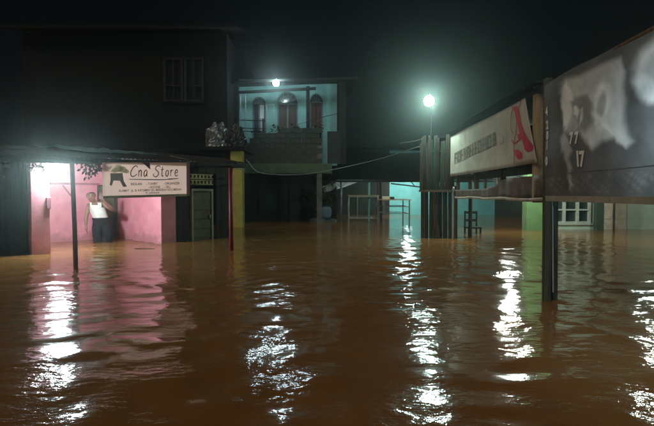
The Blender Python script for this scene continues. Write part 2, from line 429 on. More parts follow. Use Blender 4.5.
he = MB(); he.grid(20, 1, lambda a, b: SG(a*.955, .93+.07*b, .004)); he.build('bottom_hem', mat('sign_hem_pale', (.60, .56, .42), .5, .1), sign)
def SF(x, y, d): return SG(x, y, .005+d)
asp = .36
def strokes(mb, S_, ox, oy, sx, sy, wd, slant=.18):
    for pts in S_:
        ribbon(mb, lambda x, y, o: SF(x, y*1.0/asp, o), [(ox+(x+slant*y)*sx, (oy-y*sy)*asp) for x, y in pts], wd*.5, .001)
GL = {
 'C': [[(.85, .85), (.7, 1.0), (.4, .93), (.12, .55), (.12, .18), (.35, 0), (.65, .08), (.85, .25)]],
 'n': [[(.1, .6), (.12, 0)], [(.12, .38), (.35, .6), (.55, .5), (.58, .05), (.68, 0)]],
 'a': [[(.6, .52), (.4, .62), (.12, .42), (.1, .12), (.3, 0), (.52, .2), (.62, .55)], [(.62, .55), (.6, .1), (.75, .02)]],
 'S': [[(.85, .85), (.65, 1.02), (.35, .95), (.25, .7), (.5, .52), (.72, .3), (.6, .05), (.3, -.05), (.02, .12), (.08, .25)]],
 't': [[(.3, .95), (.28, .2), (.4, 0), (.58, .08)], [(.02, .62), (.6, .68)]],
 'o': [[(.35, .6), (.1, .4), (.14, .08), (.4, 0), (.6, .22), (.55, .5), (.35, .6)]],
 'r': [[(.1, .6), (.12, 0)], [(.12, .35), (.3, .58), (.55, .56)]],
 'e': [[(.1, .3), (.5, .36), (.5, .55), (.3, .62), (.1, .4), (.14, .1), (.4, 0), (.62, .14)]],
}
let = [('C', .275, .090), ('n', .365, .062), ('a', .425, .062), ('S', .535, .090), ('t', .625, .060), ('o', .683, .060), ('r', .740, .062), ('e', .795, .066)]
for ch, ox, wd in let:
    mb = MB(); strokes(mb, GL[ch], ox, .40, wd, .30, .022); mb.build('letter', INK, sign)
mb = MB(); ribbon(mb, lambda x, y, o: SF(x, y/asp, o), [(.27, .475*asp), (.45, .49*asp), (.65, .50*asp), (.84, .475*asp)], .009, .001); ribbon(mb, lambda x, y, o: SF(x, y/asp, o), [(.72, .475*asp), (.85, .468*asp)], .006, .002); mb.build('underline', INK, sign)
def stext(t, x, y, h):
    text_mesh(t, h, lambda a, b, o: SF(x+a/SL, y-b/(zt0-zb0), o), 'LEFT', bold=.001, off=.001).build('lettering', INKB, sign)
stext('REGLAN', .285, .645, .052); stext('- T-SHIRT', .455, .645, .052); stext('- ORGANIZER', .66, .645, .052)
stext('- HOODIE', .475, .745, .052); stext('- DLL', .67, .745, .052)
stext('ALAMAT : JL. B. KATAMSO GG. MERDEKA NO.2 MEDAN', .155, .825, .0475); stext('TP. LAPANGAN', .44, .90, .038)
# dark garment figure and green leaf print on the left of the banner
mb = MB()
def sp(pts, m=mb, d=.001): m.poly([SF(x, y, d) for x, y in pts])
sp([(.075, .30), (.20, .30), (.205, .40), (.21, .52), (.075, .50)]); sp([(.075, .50), (.105, .50), (.085, .66), (.065, .62)]); sp([(.17, .51), (.21, .52), (.245, .68), (.205, .69)])
mb.build('dark_emblem', mat('emblem_grey', (.17, .17, .16), .5, .2, trans=.4), sign)
mb = MB(); r2 = random.Random(3)
for cx_, cy_, rr_ in ((.16, .16, .05), (.205, .20, .045), (.12, .22, .035), (.245, .25, .03)):
    sp([(cx_+rr_*math.cos(t)*(1+.2*math.sin(3*t)), cy_+2.1*rr_*math.sin(t)) for t in np.linspace(0, 6.28, 15)[:-1]], mb, .0005+rr_*.01)
mb.build('green_emblem', mat('emblem_green', (.60, .68, .50), .5, .2, trans=.6), sign)
tr_ = MB(); tr_.poly([SF(.40, -.02, .004), (SF(.50, -.02, .004)), SF(.508, .20, .004), SF(.48, .15, .004), SF(.44, .05, .004)]); tr_.build('painted_shadow', mat('shadow_tone', (.13, .05, .05), .6, .2), sign)  # shadow seen through the backlit sheet, painted as a dark patch

# ------------------------------------------------------------------ hanging dead vines under the eave
def leaves(mb, c, n, spread, size, rr_, droop=0.0):
    for i in range(n):
        d = Vector((rr_.gauss(0, 1)*spread[0], rr_.gauss(0, 1)*spread[1], rr_.gauss(0, 1)*spread[2])); p = Vector(c)+d
        u = Vector((rr_.uniform(-1, 1), rr_.uniform(-1, 1), rr_.uniform(-1, .4)-droop)).normalized(); v = u.orthogonal().normalized()
        v = (Matrix.Rotation(rr_.uniform(0, 6.28), 3, u) @ v); s_ = size*rr_.uniform(.6, 1.5)
        mb.poly([p, p+u*s_*.5+v*s_*.28, p+u*s_, p+u*s_*.5-v*s_*.28])
for i, (x0, x1, yb, lab) in enumerate(((85, 102, 176, 'dead dark vine hanging from the eave beside the store banner'), (29, 46, 171, 'curled dry vine hanging under the eave at the pink left wall'))):
    rr_ = random.Random(20+i); b_ = .02 if i == 0 else 1.9
    a0_, a1_ = sa(x0, b_), sa(x1, b_)
    v = thing('hanging_vine', RF((a0_+a1_)/2, b_, -.1), lab, 'vine')
    st = MB(); lv = MB()
    for k in range(9):
        t_ = k/8; top = S(a0_+(a1_-a0_)*t_, b_, 0); top.z = zz(162, top.y)+.03; L_ = (top.z-zz(yb, top.y))*(.35+.65*rr_.random())
        pts = [top, top+Vector((rr_.uniform(-.03, .03), rr_.uniform(-.03, .03), -L_*.5)), top+Vector((rr_.uniform(-.06, .06), rr_.uniform(-.04, .04), -L_))]
        st.tube(smooth_path(pts, 4), .005, 5)
        for p in pts: leaves(lv, p, 7, (.03, .03, .03), .055, rr_, .6)
    st.build('stem', BARK, v); lv.build('foliage', LEAFD, v)

# ------------------------------------------------------------------ dark tin wall and shrub at the far left
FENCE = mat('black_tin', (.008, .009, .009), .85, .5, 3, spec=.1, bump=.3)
tw = thing('tin_fence', (-6.4, 9.0, GZ), 'dark unlit tin sheet fence left of the pink shop', 'fence')
fl0 = S(aL-.02, FB+.05, 0); fl1 = Vector((-9.6, 8.1, 0))
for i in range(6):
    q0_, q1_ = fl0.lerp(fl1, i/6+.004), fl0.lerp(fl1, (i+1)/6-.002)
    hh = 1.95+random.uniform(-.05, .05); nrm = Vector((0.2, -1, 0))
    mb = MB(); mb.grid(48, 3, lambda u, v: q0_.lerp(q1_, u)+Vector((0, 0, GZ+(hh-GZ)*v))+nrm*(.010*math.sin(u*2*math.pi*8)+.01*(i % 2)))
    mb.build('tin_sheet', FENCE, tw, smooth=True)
for i in range(4):
    q = fl0.lerp(fl1, .04+i*.31)+Vector((0, .07, 0)); MB().tube([q+Vector((0, 0, GZ)), q+Vector((0, 0, 1.8))], .04, 7).build('fence_post', DARKWOOD, tw)
def shrub(name, base, h, crown, n, size, label, cat, seed, m=LEAF):
    rr_ = random.Random(seed); t = thing(name, base, label, cat)
    b = Vector(base); top = b+Vector((rr_.uniform(-.2, .2), 0, h))
    tr = MB(); tr.tube(smooth_path([b, b.lerp(top, .5)+Vector((.08, .05, 0)), top], 5), [.07-.005*k for k in range(11)], 7); lv = MB()
    for k in range(9):
        s0 = b.lerp(top, rr_.uniform(.45, 1)); e = top+Vector((rr_.gauss(0, crown[0]*.6), rr_.gauss(0, crown[1]*.6), rr_.gauss(.1, crown[2]*.6)))
        tr.tube(smooth_path([s0, s0.lerp(e, .5)+Vector((0, 0, .08)), e], 4), [.028-.0025*i for i in range(9)], 5)
        for q in range(5):
            c = e+Vector((rr_.gauss(0, crown[0]*.25), rr_.gauss(0, crown[1]*.25), rr_.gauss(0, crown[2]*.3)))
            leaves(lv, c, n//45, (crown[0]*.16, crown[1]*.16, crown[2]*.16), size, rr_)
    tr.build('trunk', BARK, t); lv.build('crown', m, t); return t
shrub('leafy_tree', (-5.75, 7.6, GZ), 2.0, (.75, .5, .55), 2400, .10, 'small leafy tree at the left edge beside the tin fence', 'tree', 31)

# ================================================================== person wading in the porch
def make_person():
    D = 11.9; cx_ = xx(98, D); sc = FPX/D
    base = Vector((cx_, D, 0)); fw = Vector((-cx_, -D, 0)).normalized(); rt = Vector((-fw.y, fw.x, 0))
    if rt.x < 0: rt = -rt
    def J(px, py, f=0.0):
        return base+rt*((px-98)/sc)+fw*f+Vector((0, 0, CAM_Z-(py-194)/sc))
    def G(u, z, f=0.0): return base+rt*u+fw*f+Vector((0, 0, z))
    SKIN = mat('skin', (.24, .125, .085), .55, .12, 12, bump=.05)
    def skin_mesh(verts, edges, radii, root=0, sub=2):
        me = bpy.data.meshes.new('sk'); me.from_pydata([tuple(v) for v in verts], edges, [])
        o = bpy.data.objects.new('sk', me); col.objects.link(o)
        md = o.modifiers.new('s', 'SKIN'); md.use_smooth_shade = True
        for i, r in enumerate(radii):
            sv = me.skin_vertices[0].data[i]; sv.radius = (r, r) if not isinstance(r, tuple) else r; sv.use_root = (i == root)
        o.modifiers.new('d', 'SUBSURF').levels = sub
        dg = bpy.context.evaluated_depsgraph_get(); res = bpy.data.meshes.new_from_object(o.evaluated_get(dg))
        bpy.data.objects.remove(o); return res
    V = []; Ed = []; Rr = []
    def add(p, r, par=None):
        V.append(p); Rr.append(r)
        if par is not None: Ed.append((par, len(V)-1))
        return len(V)-1
    pel = add(J(101, 220.5), .150)
    bel = add(J(99.5, 215, .02), .150, pel)
    ches = add(J(96.5, 208.5, .01), .155, bel)
    upc = add(J(95.2, 204.8), .120, ches)
    nk = add(J(94.0, 202.2, .02), .062, upc)
    nk2 = add(J(93.0, 200.6, .03), .060, nk)
    hd0 = add(J(92.2, 198.6, .055), .085, nk2)
    hd1 = add(J(91.6, 195.6, .055), .105, hd0)
    hd2 = add(J(91.0, 192.6, .04), .088, hd1)
    # arm at viewer's left hangs down
    s1 = add(J(89.6, 205.4), .066, upc); e1 = add(J(87.0, 216.0, .02), .047, s1); f1 = add(J(86.6, 219.5, .04), .045, e1); w1 = add(J(86.8, 225.2, .07), .030, f1)
    # arm at viewer's right: upper arm out and down, forearm folded up with the phone
    s2 = add(J(101.6, 203.6), .064, upc); e2 = add(J(111.8, 210.0, .10), .045, s2); f2 = add(J(109.6, 207.6, .17), .044, e2); w2 = add(J(103.6, 201.8, .26), .029, f2)
    # legs
    for sx in (-1, 1):
        hp = add(G((101-98)/sc+sx*.085, .38), .098, pel); kn = add(G((101.5-98)/sc+sx*.11, .03, .05), .066, hp)
        cf = add(G((101.5-98)/sc+sx*.115, -.13, .02), .058, kn); an = add(G((101.5-98)/sc+sx*.12, -.38, -.01), .038, cf); add(G((101.5-98)/sc+sx*.14, -.425, .17), .035, an)
    body = skin_mesh(V, Ed, Rr, pel, 3)
    # hands: palm and five fingers, joined to the body mesh
    parts = [body]
    def hand(wr, axis, side, nrm, curl):
        axis = axis.normalized(); side = (side-axis*side.dot(axis)).normalized(); nrm = axis.cross(side).normalized()*(1 if axis.cross(side).dot(nrm) > 0 else -1)
        v = [wr-axis*.06, wr, wr+axis*.05, wr+axis*.085]; ed_ = [(0, 1), (1, 2), (2, 3)]
        rd = [(.012, .012), (.026, .021), (.036, .018), (.036, .015)]
        parts.append(skin_mesh(v, ed_, rd, 1, 2))
        for k, (o_, ln) in enumerate(((-.030, .066), (-.010, .078), (.011, .072), (.031, .056))):
            p = wr+axis*.080+side*o_; q = []; d = axis.copy()
            for j, fr_ in enumerate((0, .45, .32, .23)):
                p = p+d*ln*fr_; q.append(p.copy()); d = (d*math.cos(curl)+nrm*math.sin(curl)).normalized()
            parts.append(skin_mesh(q, [(0, 1), (1, 2), (2, 3)], [.0095, .009, .0085, .007], 0, 1))
        p = wr+axis*.025-side*.030; d = (axis*.6-side*.8).normalized(); q = [p, p+d*.032, p+d*.032+(d*.6+axis*.5+nrm*.5*math.sin(curl)).normalized()*.028, p+d*.032+(d*.6+axis*.5+nrm*.5).normalized()*.052]
        parts.append(skin_mesh(q, [(0, 1), (1, 2), (2, 3)], [.012, .011, .010, .008], 0, 1))
    hand(V[w1]+Vector((0, 0, -.02)), Vector((0, 0, -1))+fw*.25, fw, rt, .25)
    hw = V[w2]; hand(hw+Vector((0, 0, .015)), Vector((0, 0, 1))-rt*.35, rt, fw, .55)
    bm = bmesh.new()
    for m_ in parts: bm.from_mesh(m_)
    me = bpy.data.meshes.new('body'); bm.to_mesh(me); bm.free(); me.materials.append(SKIN)
    for p in me.polygons: p.use_smooth = True
    t = thing('person', Vector((base.x, base.y, GZ)), 'person in white tank top and dark trousers wading in the pink porch', 'person')
    me.transform(Matrix.Translation(-wloc(t.name)))
    o = bpy.data.objects.new('body', me); col.objects.link(o); o.parent = t; WL[o.name] = wloc(t.name)
    # clothes: shells lifted off the torso and the legs
    def shell(name, test, off, m):
        b = bmesh.new(); b.from_mesh(body)
        near = [e for e in b.edges if test((e.verts[0].co+e.verts[1].co)/2) or test(e.verts[0].co) or test(e.verts[1].co)]
        bmesh.ops.subdivide_edges(b, edges=near, cuts=3, use_grid_fill=True); b.normal_update()
        dele = [f for f in b.faces if not test(f.calc_center_median())]
        bmesh.ops.delete(b, geom=dele, context='FACES')
        for v in b.verts: v.co = v.co+v.normal*off*(1+.5*noise.noise(v.co*9))
        ms = bpy.data.meshes.new(name); b.to_mesh(ms); b.free(); ms.transform(Matrix.Translation(-wloc(t.name))); ms.materials.clear(); ms.materials.append(m)
        for p in ms.polygons: p.use_smooth = True
        ob = bpy.data.objects.new(name, ms); col.objects.link(ob); ob.parent = t; ob.modifiers.new('t', 'SOLIDIFY').thickness = .006
    def local(c): return (c-base).dot(rt)*sc+98, 194-(c.z-CAM_Z)*sc
    def top(c):
        x, y = local(c)
        if y > 217.6+.06*math.sin(x*3) or y < 202.9: return False
        if y < 207.5 and (x < 90.9 or x > 100.8): return False     # arm holes
        if x < 89.5+max(0, y-206)*.22 or x > 103.6+max(0, y-206)*.38: return False
        if y < 205.2 and 92.2 < x < 97.6 and (c-base).dot(fw) > 0: return False   # scoop neck
        return True
    shell('tank_top', top, .014, mat('white_cotton', (.72, .70, .64), .85, .08, 10, bump=.2))
    shell('trousers', lambda c: local(c)[1] > 217.9 and 93 < local(c)[0] < 115 and c.z > -.33, .03, mat('dark_denim', (.012, .010, .014), .9, .3, 10, bump=.3))
    # face and hair
    hc = V[hd1]; HAIR = mat('grey_hair', (.035, .03, .028), .8, .4, 30, bump=.4)
    hr = bmesh.new(); hr.from_mesh(body); hr.normal_update()
    def hairtest(c):
        d = c-hc; return c.z > hc.z-.02 and (d.z > .052 or d.dot(fw) < .005) and d.length < .2
    bmesh.ops.delete(hr, geom=[f for f in hr.faces if not hairtest(f.calc_center_median())], context='FACES')
    for v in hr.verts: v.co += v.normal*.008
    ms = bpy.data.meshes.new('hair'); hr.to_mesh(ms); hr.free(); ms.transform(Matrix.Translation(-wloc(t.name))); ms.materials.clear(); ms.materials.append(HAIR)
    ob = bpy.data.objects.new('hair', ms); col.objects.link(ob); ob.parent = t
    DK = mat('eye_dark', (.02, .015, .012), .4, .2, bump=0)
    # face surface distance along fw at a height
    def surf(u, z):
        best = -9
        for v in body.vertices:
            d = v.co-hc
            if abs(d.dot(rt)-u) < .025 and abs(d.z-z) < .03: best = max(best, d.dot(fw))
        return best
    for s_ in (-1, 1):
        f_ = surf(s_*.034, .012); MB().ball(hc+rt*(s_*.034)+fw*(f_+.000)+Vector((0, 0, .012)), .011, 8, 6).build('eye', DK, t, smooth=True)
        MB().bar(hc+rt*(s_*.017)+fw*(f_+.006)+Vector((0, 0, .034)), hc+rt*(s_*.054)+fw*(f_-.004)+Vector((0, 0, .034)), .008, .007).build('eyebrow', HAIR, t)
        MB().ball(hc+rt*(s_*.092)+fw*-.005+Vector((0, 0, -.005)), .024, 8, 6, (.5, .8, 1.25)).build('ear', SKIN, t, smooth=True)
    f_ = surf(0, -.02); nz = hc+fw*f_
    MB().hexa([nz+rt*-.018+fw*.026+Vector((0, 0, -.034)), nz+rt*.018+fw*.026+Vector((0, 0, -.034)), nz+rt*.018-fw*.01+Vector((0, 0, -.034)), nz-rt*.018-fw*.01+Vector((0, 0, -.034))],
              [nz-rt*.007+fw*.008+Vector((0, 0, .02)), nz+rt*.007+fw*.008+Vector((0, 0, .02)), nz+rt*.008-fw*.01+Vector((0, 0, .02)), nz-rt*.008-fw*.01+Vector((0, 0, .02))]).build('nose', SKIN, t, bevel=.006)
    f_ = surf(0, -.062); mzp = hc+fw*(f_+.001)+Vector((0, 0, -.062))
    MB().bar(mzp-rt*.027, mzp+rt*.027, .010, .010).build('mouth', mat('lips', (.20, .08, .06), .5, .1), t, bevel=.003)
    # phone held in the raised hand
    pc = J(101.0, 195.6, .30); ph = thing('mobile_phone', pc, 'reddish mobile phone held up beside the face by the wading person', 'phone')
    def PF(a, b, c): return pc+rt*(a*.98+b*.17)+Vector((0, 0, b*.98-a*.17))+fw*c
    MB().box(-.04, .04, -.085, .085, -.005, .005, PF).build('phone_body', mat('phone_case', (.16, .07, .06), .4, .2), ph, bevel=.004)
    MB().box(-.028, -.008, .045, .072, .0052, .008, PF).build('camera_lens', DK, ph)
make_person()

# ================================================================== dark two-storey house behind, with porch slab on the yellow pillar
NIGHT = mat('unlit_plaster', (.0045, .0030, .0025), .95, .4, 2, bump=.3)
dk = thing('dark_house', (-6.0, 19.0, GZ), 'unlit two storey house with barred windows rising behind the pink shop', 'house')
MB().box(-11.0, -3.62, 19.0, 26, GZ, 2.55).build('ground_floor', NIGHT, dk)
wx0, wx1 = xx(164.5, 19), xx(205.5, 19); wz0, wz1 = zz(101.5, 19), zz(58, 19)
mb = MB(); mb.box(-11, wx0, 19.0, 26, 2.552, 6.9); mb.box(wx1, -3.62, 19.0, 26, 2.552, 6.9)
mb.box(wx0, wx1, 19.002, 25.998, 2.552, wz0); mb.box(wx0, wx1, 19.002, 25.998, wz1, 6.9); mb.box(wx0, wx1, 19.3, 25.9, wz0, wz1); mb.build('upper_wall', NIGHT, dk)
FRD = mat('dull_window_frame', (.018, .015, .014), .7, .25)
nW = 2
for i in range(nW):
    x0 = wx0+(wx1-wx0)*i/nW+.02; x1 = wx0+(wx1-wx0)*(i+1)/nW-.02
    f = MB(); f.box(x0, x0+.07, 18.95, 19.1, wz0, wz1); f.box(x1-.07, x1, 18.95, 19.1, wz0, wz1); f.box(x0+.07, x1-.07, 18.955, 19.1, wz0, wz0+.07); f.box(x0+.07, x1-.07, 18.955, 19.1, wz1-.07, wz1); f.box(x0+.07, x1-.07, 18.96, 19.1, wz0+.55, wz0+.60)
    f.box((x0+x1)/2-.02, (x0+x1)/2+.02, 18.965, 19.1, wz0+.07, wz1-.07)
    fo = f.build('window', FRD, dk)
    MB().box(x0+.06, x1-.06, 19.13, 19.14, wz0, wz1).build('pane', GLASSD, fo)
    MB().box(x0-.05, x1+.05, 18.86, 18.998, wz0-.07, wz0-.003).build('sill', NIGHT, fo)
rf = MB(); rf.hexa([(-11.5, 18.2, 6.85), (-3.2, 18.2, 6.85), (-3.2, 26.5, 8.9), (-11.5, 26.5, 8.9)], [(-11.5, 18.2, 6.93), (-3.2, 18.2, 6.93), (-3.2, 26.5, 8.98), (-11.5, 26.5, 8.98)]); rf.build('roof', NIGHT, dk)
px0, px1 = xx(231.5, 17.3), xx(243.5, 17.3); pzt = zz(151, 17.3)
MB().box(-7.5, px1+.12, 16.9, 18.998, pzt+.002, pzt+.12).build('porch_slab', NIGHT, dk)
MB().box(px0, px1, 17.1, 17.1+(px1-px0), GZ, pzt).build('yellow_pillar', YELLOW, dk, bevel=.02)
MB().box(px0-.28, px0-.01, 17.3, 17.5, 2.05, pzt).build('corbel', CONC, dk)
sx_ = -4.6
MB().box(-7.4, -4.5, 18.2, 18.3, GZ, pzt).build('porch_wall', NIGHT, dk)
# silver plastic heap and black bundle on the slab
def heap(name, c, dims, m, label, seed, cat):
    mb = MB(); n_, m_ = 40, 22
    def fn(u, v):
        th = u*2*math.pi; ph = v*math.pi*.5
        d = Vector((math.cos(th)*math.cos(ph), math.sin(th)*math.cos(ph), math.sin(ph)))
        q = d*2.3+Vector((seed, 0, 0)); rr_ = 1+.28*noise.noise(q)+.20*abs(noise.noise(q*2.6))+.09*noise.noise(q*7)
        return Vector(c)+Vector((d.x*dims[0], d.y*dims[1], d.z*dims[2]))*rr_
    mb.grid(n_, m_, fn); return tag(mb.build(name, m), label, cat)
hx0, hx1 = xx(203, 17.4), xx(231, 17.4)
heap('plastic_sheet', ((hx0+hx1)/2, 17.6, pzt+.12), ((hx1-hx0)/2*.85, .42, .78), SILVER, 'crumpled silver plastic sheet heaped on the porch slab and catching the light', 4, 'plastic sheet')
heap('black_bundle', (xx(236, 17.3), 17.5, pzt+.12), (.34, .35, .66), BLKPLA, 'black plastic covered bundle on top of the yellow pillar', 9, 'bundle')

# ================================================================== balcony house (teal upper storey)
BY = 20.0; TY = 21.6
bh = thing('balcony_house', (-1.5, BY, GZ), 'two storey house with lit teal upper wall and rough block balcony', 'house')
bx0, bx1 = xx(239, BY), xx(323, BY)
tx0, tx1 = xx(238, TY), xx(337, TY)
zs0, zs1 = zz(173.5, BY), zz(163.5, BY)
MB().box(bx0, bx1+.35, BY, TY+6, zs0, zs1).build('balcony_slab', GREENC, bh, bevel=.02)
# dark ground storey: back wall, side walls, columns, half open shutter
BLKWOOD = mat('black_wood', (.010, .010, .010), .85, .4, 6)
NEARBLK = mat('near_black_tin', (.018, .018, .018), .8, .4, 3)  # near-black tone of the balcony roof and the added dark panel
GF = mat('near_black_plaster', (.020, .022, .018), .9, .4, 3, bump=.4)  # very dark plaster tone for ground storey, side walls and room backings
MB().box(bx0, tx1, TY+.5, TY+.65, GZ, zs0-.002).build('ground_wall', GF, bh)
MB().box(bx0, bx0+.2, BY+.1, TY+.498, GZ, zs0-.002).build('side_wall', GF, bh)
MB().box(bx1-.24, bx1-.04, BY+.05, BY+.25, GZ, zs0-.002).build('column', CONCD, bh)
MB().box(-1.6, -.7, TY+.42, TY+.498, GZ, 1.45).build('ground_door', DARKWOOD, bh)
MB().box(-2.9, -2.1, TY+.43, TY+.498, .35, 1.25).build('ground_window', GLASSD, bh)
# teal wall with three arched openings
ztop = zz(79, TY); zfl = zs1
ops = [(xx(252.5, TY), xx(266, TY), zfl+.1, zz(103, TY), zz(96.5, TY)), (xx(277.5, TY), xx(298, TY), zfl+.1, zz(103.5, TY), zz(91.5, TY)), (xx(309.8, TY), xx(323, TY), zfl+.55, zz(102, TY), zz(93.5, TY))]
tw_ = MB(); cur = tx0; NS = 14
def arch(o, x): x0, x1, zb, zs, zt = o; t_ = (2*(x-x0)/(x1-x0)-1); return zs+(zt-zs)*math.sqrt(max(0, 1-t_*t_))
for o in ops:
    tw_.quad((cur, TY, zfl), (o[0], TY, zfl), (o[0], TY, ztop), (cur, TY, ztop))
    pr = None
    for k in range(NS):
        xa, xb = o[0]+(o[1]-o[0])*k/NS, o[0]+(o[1]-o[0])*(k+1)/NS
        za, zb_ = arch(o, xa), arch(o, xb)
        tw_.quad((xa, TY, za), (xb, TY, zb_), (xb, TY, ztop), (xa, TY, ztop))
        tw_.quad((xa, TY, za), (xb, TY, zb_), (xb, TY+.16, zb_), (xa, TY+.16, za))
    tw_.quad((o[0], TY, zfl), (o[1], TY, zfl), (o[1], TY, o[2]), (o[0], TY, o[2]))
    tw_.quad((o[0], TY, o[2]), (o[1], TY, o[2]), (o[1], TY+.16, o[2]), (o[0], TY+.16, o[2]))
    for e_ in (0, 1): tw_.quad((o[e_], TY, o[2]), (o[e_], TY+.16, o[2]), (o[e_], TY+.16, o[3]), (o[e_], TY, o[3]))
    cur = o[1]
tw_.quad((cur, TY, zfl), (tx1, TY, zfl), (tx1, TY, ztop), (cur, TY, ztop))
tw_.quad((tx1, TY, zfl), (tx1, TY+5, zfl), (tx1, TY+5, ztop), (tx1, TY, ztop)); tw_.quad((tx0, TY, zfl), (tx0, TY+5, zfl), (tx0, TY+5, ztop), (tx0, TY, ztop))
tw_.quad((tx0, TY+5, zfl), (tx1, TY+5, zfl), (tx1, TY+5, ztop), (tx0, TY+5, ztop))
tw_.build('upper_wall', TEAL, bh)
CURT = [mat('dark_curtain', (.05, .05, .09), .8, .4, 6, stretch=(6, 1, .4)), mat('brown_curtain', (.10, .07, .05), .8, .4, 6, stretch=(6, 1, .4)), mat('russet_curtain', (.13, .055, .04), .8, .4, 6, stretch=(5, 1, 1))]
FRT = mat('grey_green_frame', (.16, .20, .20), .6, .2)
for k, o in enumerate(ops):
    x0, x1, zb, zs, zt = o; xm = (x0+x1)/2; yw = TY+.10
    fr = MB()
    fr.box(x0+.002, x0+.06, yw-.03, yw+.03, zb, zs); fr.box(x1-.06, x1-.002, yw-.03, yw+.03, zb, zs); fr.box(x0+.06, x1-.06, yw-.035, yw+.03, zs-.03, zs+.03)
    arc = [Vector((x0+.03+(x1-x0-.06)*i/12, yw, arch(o, x0+.03+(x1-x0-.06)*i/12)-.02)) for i in range(13)]
    fr.tube(arc, .028, 5)
    for i in range(1, 6):
        an = math.pi*i/6; fr.bar((xm, yw, zs), (xm+math.cos(an)*(x1-x0)/2*.94, yw, zs+math.sin(an)*(zt-zs)*.92), .018, .02)
    arc2 = [Vector((xm+math.cos(math.pi*i/10)*(x1-x0)*.26, yw, zs+math.sin(math.pi*i/10)*(zt-zs)*.52)) for i in range(11)]; fr.tube(arc2, .01, 5)
    if k != 2: fr.box(xm-.03, xm+.03, yw-.032, yw+.03, zb, zs-.03)
    f = fr.build('arched_window' if k != 1 else 'arched_doorway', FRT, bh)
    MB().box(x0+.06, xm-.03, yw+.035, yw+.045, zb, zs).build('pane' if k != 1 else 'door_leaf', CURT[k] if k else CURT[0], f)
    MB().box(xm+.0, x1-.06, yw+.037, yw+.047, zb, zs).build('pane' if k != 1 else 'door_leaf', (WHITE if False else CURT[k]), f)
    ap = [(x0+.02, yw+.04, zs)]+[(x0+.02+(x1-x0-.04)*i/12, yw+.04, arch(o, x0+.02+(x1-x0-.04)*i/12)) for i in range(13)]+[(x1-.02, yw+.04, zs)]
    MB().poly(ap).build('fanlight_pane', GLASSD, f)
    if k == 0: MB().box(xm+.02, xm+.20, yw+.02, yw+.033, zs-.62, zs-.05).build('curtain', WHITE, f); MB().box(xm+.05, xm+.12, yw+.021, yw+.034, zb, zs-.63).build('curtain', CREAM, f)
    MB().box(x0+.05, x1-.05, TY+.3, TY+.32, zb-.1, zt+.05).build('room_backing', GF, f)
# roof eave, beam, posts
ev0, ev1 = zz(84, BY-.3), zz(78.5, BY-.3)
rf = MB(); rf.hexa([(tx0-.75, BY-.3, ev0), (tx1+.75, BY-.3, ev1), (tx1+.75, TY+5.5, ztop+.45), (tx0-.75, TY+5.5, ztop+.35)], [(tx0-.75, BY-.3, ev0+.07), (tx1+.75, BY-.3, ev1+.07), (tx1+.75, TY+5.5, ztop+.52), (tx0-.75, TY+5.5, ztop+.42)]); rf.build('roof', NEARBLK, bh)
zbm = zz(92, BY+.3)
MB().bar((xx(233, BY+.3), BY+.3, zbm-.03), (xx(316, BY+.3), BY+.3, zz(88.5, BY+.3)), .08, .10).build('beam', BLKWOOD, bh)
for px_, wd in ((236, .20), (308, .13)): 
    X_ = xx(px_, BY+.36); MB().box(X_-wd/2, X_+wd/2, BY+.36, BY+.48, zs1+.002, ev0+.06).build('post', BLKWOOD, bh)
MB().box(xx(337.5, TY)-.0, xx(345, TY), TY-1.2, TY-1.05, zs1, ev1).build('post', BLKWOOD, bh)
MB().box(bx1+.165, tx1+.1, BY+.1, BY+.14, zs1, zz(131, BY)).build('added_dark_panel', NEARBLK, bh)  # panel added to black out the wall right of the parapet
# rails at the left bay and a ladder-like frame before the doorway
for zq in (128, 120, 131): MB().tube([(xx(240, BY+.25), BY+.25, zz(zq, BY+.25)), (xx(266, BY+.25), BY+.25, zz(zq+.8, BY+.25))], .016, 6).build('rail', DARKTIN, bh)
for px_ in (241, 246): MB().tube([(xx(px_, BY+.25), BY+.25, zs1), (xx(px_, BY+.25), BY+.25, zz(96, BY+.25))], .018, 6).build('rail', GALV, bh)
for px_ in (267, 274): MB().tube([(xx(px_, BY+.5), BY+.5, zs1), (xx(px_, BY+.5), BY+.5, zz(104, BY+.5))], .014, 6).build('rail', GALV, bh)
for zq in (105, 112, 119, 126): MB().tube([(xx(267, BY+.5), BY+.5, zz(zq, BY+.5)), (xx(274, BY+.5), BY+.5, zz(zq-.5, BY+.5))], .010, 6).build('rail', GALV, bh)
# parapet of concrete blocks, broken top
bw_, bh_ = .40, .195
proto = None; row = 0; z = zs1+.004
blkme = None
b_ = MB().box(-bw_/2+.008, bw_/2-.008, -.06, .06, .006, bh_-.006); bo = b_.build('concrete_block', CONC, None, bevel=.008)
blkme = bo.data; first = True
def top_z(x):
    t_ = (x-bx0)/(bx1-bx0); px_ = 239+t_*84
    pts_ = [(239, 150), (247, 143), (252, 134), (262, 130), (275, 129), (290, 127), (300, 129), (312, 125), (323, 127)]
    for (p0_, y0), (p1_, y1) in zip(pts_, pts_[1:]):
        if p0_ <= px_ <= p1_: return zz(y0+(y1-y0)*(px_-p0_)/(p1_-p0_), BY)
    return zz(128, BY)
while z < zz(124, BY):
    x = bx0+bw_/2+(bw_/2 if row % 2 else 0)
    while x+bw_/2 < bx1+.16:
        if z+bh_*.7 < top_z(x)+random.uniform(-.05, .05):
            o = bo if first else bo.copy()
            if not first: col.objects.link(o)
            first = False; o.parent = bh
            o.location = Vector((x, BY+.12+random.uniform(-.006, .006), z))-wloc(bh.name); o.rotation_euler = (0, random.uniform(-.01, .01), random.uniform(-.02, .02))
        x += bw_
    z += bh_; row += 1
MB().box(bx0+.1, bx1-.02, BY+.085, BY+.155, zs1+.002, zs1+.7).build('mortar_core', CONCD, bh)
